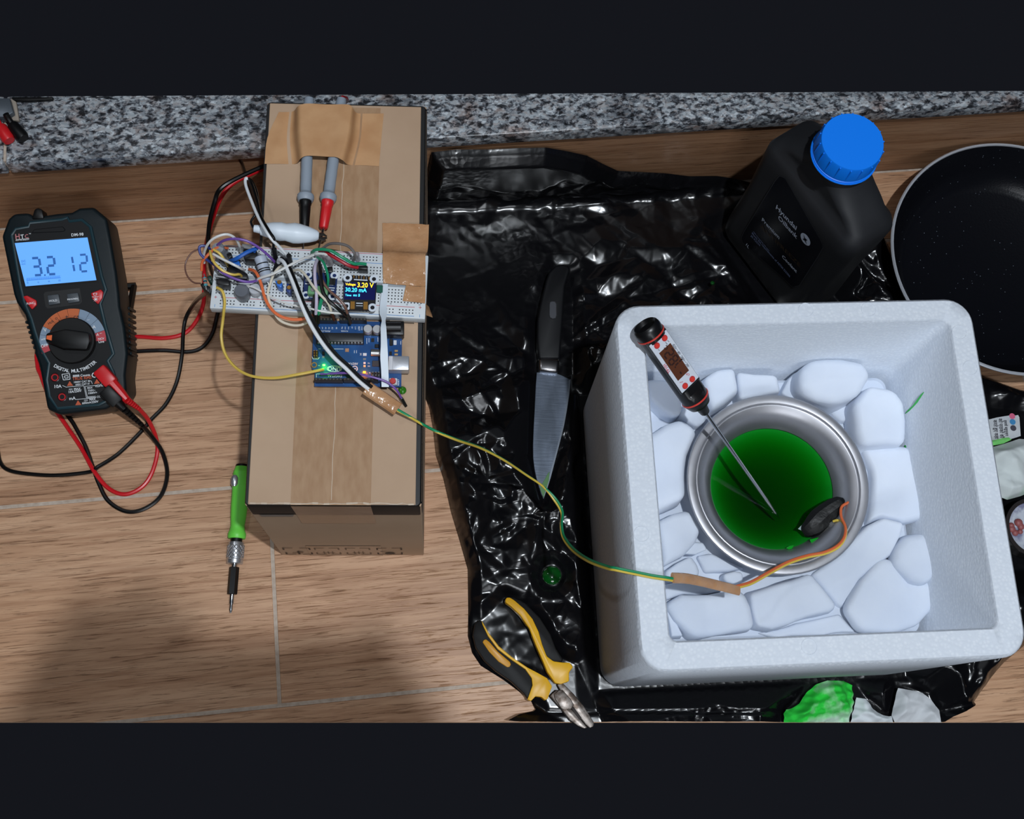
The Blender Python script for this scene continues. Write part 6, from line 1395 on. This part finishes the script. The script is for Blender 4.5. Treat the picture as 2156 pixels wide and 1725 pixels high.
# clear round tub
tbx = P(2178, 1112, .03); tub = thing('food_tub', 'round dark rimmed tub holding reddish scraps at the right edge', 'tub', loc=(tbx.x, tbx.y, .004))
B().lathe([(0, 0), (.024, 0), (.0265, .003), (.0285, .024), (.0300, .026), (.0300, .0275), (.0262, .0275), (.0250, .006), (0, .004)], (0, 0, 0), None, 48).build('tub_body', M('smoky_plastic', (46, 42, 42), .2), tub)
B().lathe([(0, .0205), (.018, .0200), (.0262, .0215)], (0, 0, 0), None, 32).build('paper_liner', M('liner', (190, 196, 208), .7, noise=(60, (120, 122, 150), .45, .6)), tub)
rg = random.Random(9); b = B()
for i in range(7): a = rg.uniform(0, 6); b.sphere((-.016 + math.cos(a) * .005, .003 + math.sin(a) * .006, .0215), rg.uniform(.0025, .0045), 6, (1, 1, .7))
stuff(b.build('scraps', M('reddish_scrap', (150, 84, 84), .5), tub))
# drops of coolant
def drop(label, x, y, z, r_, sq=.4):
    o = B().sphere((0, 0, 0), r_, 10, (1, 1, sq)).build('coolant_drop', GD); o.location = P(x, y, z); return tag(o, label, 'drop')
drop('large round green coolant drop on the black bag above the pliers', 1162, 1212, .0078, .0094, .45)
d2 = drop('green coolant drop on the cardboard beside the purple wire plug', 847, 822, BH + .0012, .0034, .5); d2.data.materials[0] = M('coolant_drop_light', (50, 112, 28), .08)
drop('tiny green coolant drop on the bag beside the bottle', 1500, 596, .022, .0022, .6)
drop('tiny green coolant drop on the bag below the sensor cable', 990, 975, .018, .0016, .6)
# top-left corner: plugs and a grey bracket on the ledge
def banana(label, a, c, d, mat, par=None):
    p = [P(x, y, z) for x, y, z in (a, c, d)]; o = p[0]; t_ = thing('banana_plug', label, 'plug', loc=o)
    ax_ = p[2] - p[1]; L1 = ax_.length
    B().lathe([(0, 0), (.0046, .0002), (.0056, .002), (.0056, L1 * .25), (.0060, L1 * .35), (.0060, L1 * .86), (.0050, L1), (0, L1)], p[1] - o, ax_, 20).build('plug_body', mat, t_)
    B().tube(catmull([Vector((0, 0, 0)), (p[1] - o) * .5, p[1] - o + ax_.normalized() * .003], 4), .0028, 10).build('cable', mat, t_)
    return t_
banana('black plug lying on the granite at the top left', (12, 240, .156), (25, 262, .147), (50, 292, .1462), BLK)
banana('red plug lying beside the black one on the granite', (-14, 238, .156), (0, 266, .147), (20, 297, .1462), RED)
cz_ = .1398
BRK = M('grey_bracket_metal', (96, 104, 112), .4, .5); b = B()
GF = flat(0, 240, 40, 238, cz_); br = thing('metal_bracket', 'grey metal bracket standing on the granite in the top left corner', 'bracket', GF)
B().prism([GF.uv(x, y, .010) for x, y in ((-60, 206), (20, 206), (28, 236), (12, 246), (-60, 246))], 0, .010).build('plate', BRK, br, bevel=.001)
B().prism([GF.uv(x, y, .004) for x, y in ((22, 206), (34, 214), (40, 254), (12, 252), (14, 246), (28, 236))], 0, .004).build('sealant', M('beige_sealant', (150, 140, 128), .7), br, bevel=.0008)
sf = flat(24, 208, 112, 204, cz_); st_ = thing('black_strip', 'thin black rubber strip along the back of the granite, top left', 'strip', sf)
B().prism([sf.uv(x, y, .004) for x, y in ((24, 204), (112, 204), (110, 209), (60, 212), (26, 211))], 0, .004).build('rubber', BLK, st_, bevel=.0008)
# ---------------------------------------------------------------- the photographer's forearms, hands and phone, above and behind the lens; they throw the soft shadows at the lower left
ph = Fr(CAM - W_ * .012 - U_ * .056 - R_ * .040, CAM - W_ * .012 - U_ * .056 + R_ * .040, CAM - W_ * .012 + U_ * .02 - R_ * .040)
po = thing('phone', 'dark phone held level above the floor by two hands, just out of the picture', 'phone', ph)
B().prism(rrect(0, 0, .160, .076, .010, 0, 6), -.0045, .0045).build('phone_body', BLK, po, bevel=.0015, seg=2)
B().prism(rrect(.004, .003, .156, .073, .008, 0, 6), .0045, .0049).build('screen', M('phone_glass', (10, 12, 16), .1), po)
SKIN = M('skin', (176, 126, 100), .5, noise=(40, (164, 112, 88), .4, .6), sss=.1); CLOTH = M('sleeve_cloth', (48, 52, 62), .9)
def arm(par, elbow, wrist, palm, side, curl):
    vs = []; es = []; rs = []
    def ad(p, r_, parent=None):
        vs.append(Vector(p)); rs.append(r_)
        if parent is not None: es.append((parent, len(vs) - 1))
        return len(vs) - 1
    e, w_, p = Vector(elbow), Vector(wrist), Vector(palm); d = (p - w_).normalized(); s = Vector(side).normalized(); n = d.cross(s).normalized()
    a0 = ad(e, .045); a1 = ad(e.lerp(w_, .5), .040, a0); a2 = ad(w_, .029, a1); a3 = ad(w_.lerp(p, .5), .033, a2); a4 = ad(p, .034, a3)
    for k, (off, ln) in enumerate(((-.030, .060), (-.010, .072), (.011, .067), (.030, .052))):
        base = p + d * .022 + s * off; q = ad(base, .0105, a4)
        for j, f_ in enumerate((.45, .78, 1.0)):
            ang_ = curl * (j + 1) / 3; base = base + (d * math.cos(ang_) + n * math.sin(ang_)) * ln * (.45, .33, .22)[j]; q = ad(base, (.0095, .0085, .0070)[j], q)
    tb = w_.lerp(p, .55) - s * .030; q = ad(tb, .013, a3); q = ad(tb + (d * .7 - s * .5 + n * .4).normalized() * .030, .0115, q); ad(tb + (d * .8 - s * .35 + n * .6).normalized() * .056, .0090, q)
    me = bpy.data.meshes.new('arm'); me.from_pydata(vs, es, []); o = bpy.data.objects.new('forearm_and_hand', me); COL.objects.link(o); o.parent = par
    sk = o.modifiers.new('s', 'SKIN')
    for i, r_ in enumerate(rs): me.skin_vertices[0].data[i].radius = (r_, r_ * (.62 if 2 < i < 5 else 1))
    me.skin_vertices[0].data[0].use_root = True
    sb = o.modifiers.new('d', 'SUBSURF'); sb.levels = 2; sb.render_levels = 2
    me.materials.append(SKIN)
    ax_ = w_ - e; L1 = ax_.length
    B().lathe([(.047, -.10), (.052, 0), (.048, L1 * .45), (.044, L1 * .80), (.041, L1 * .80), (.045, L1 * .45), (.045, 0)], e, ax_, 24).build('sleeve', CLOTH, par)
pe = thing('person', 'person seen only as two forearms in dark sleeves, holding a phone over the floor', 'person', loc=(0, 0, 0))
arm(pe, (-.16, -.42, 1.03), (-.080, -.118, 1.158), (-.030, -.040, 1.182), (.85, -.35, .1), .55)
arm(pe, (.30, -.40, 1.04), (.155, -.135, 1.160), (.115, -.065, 1.180), (-.85, -.40, .1), .7)
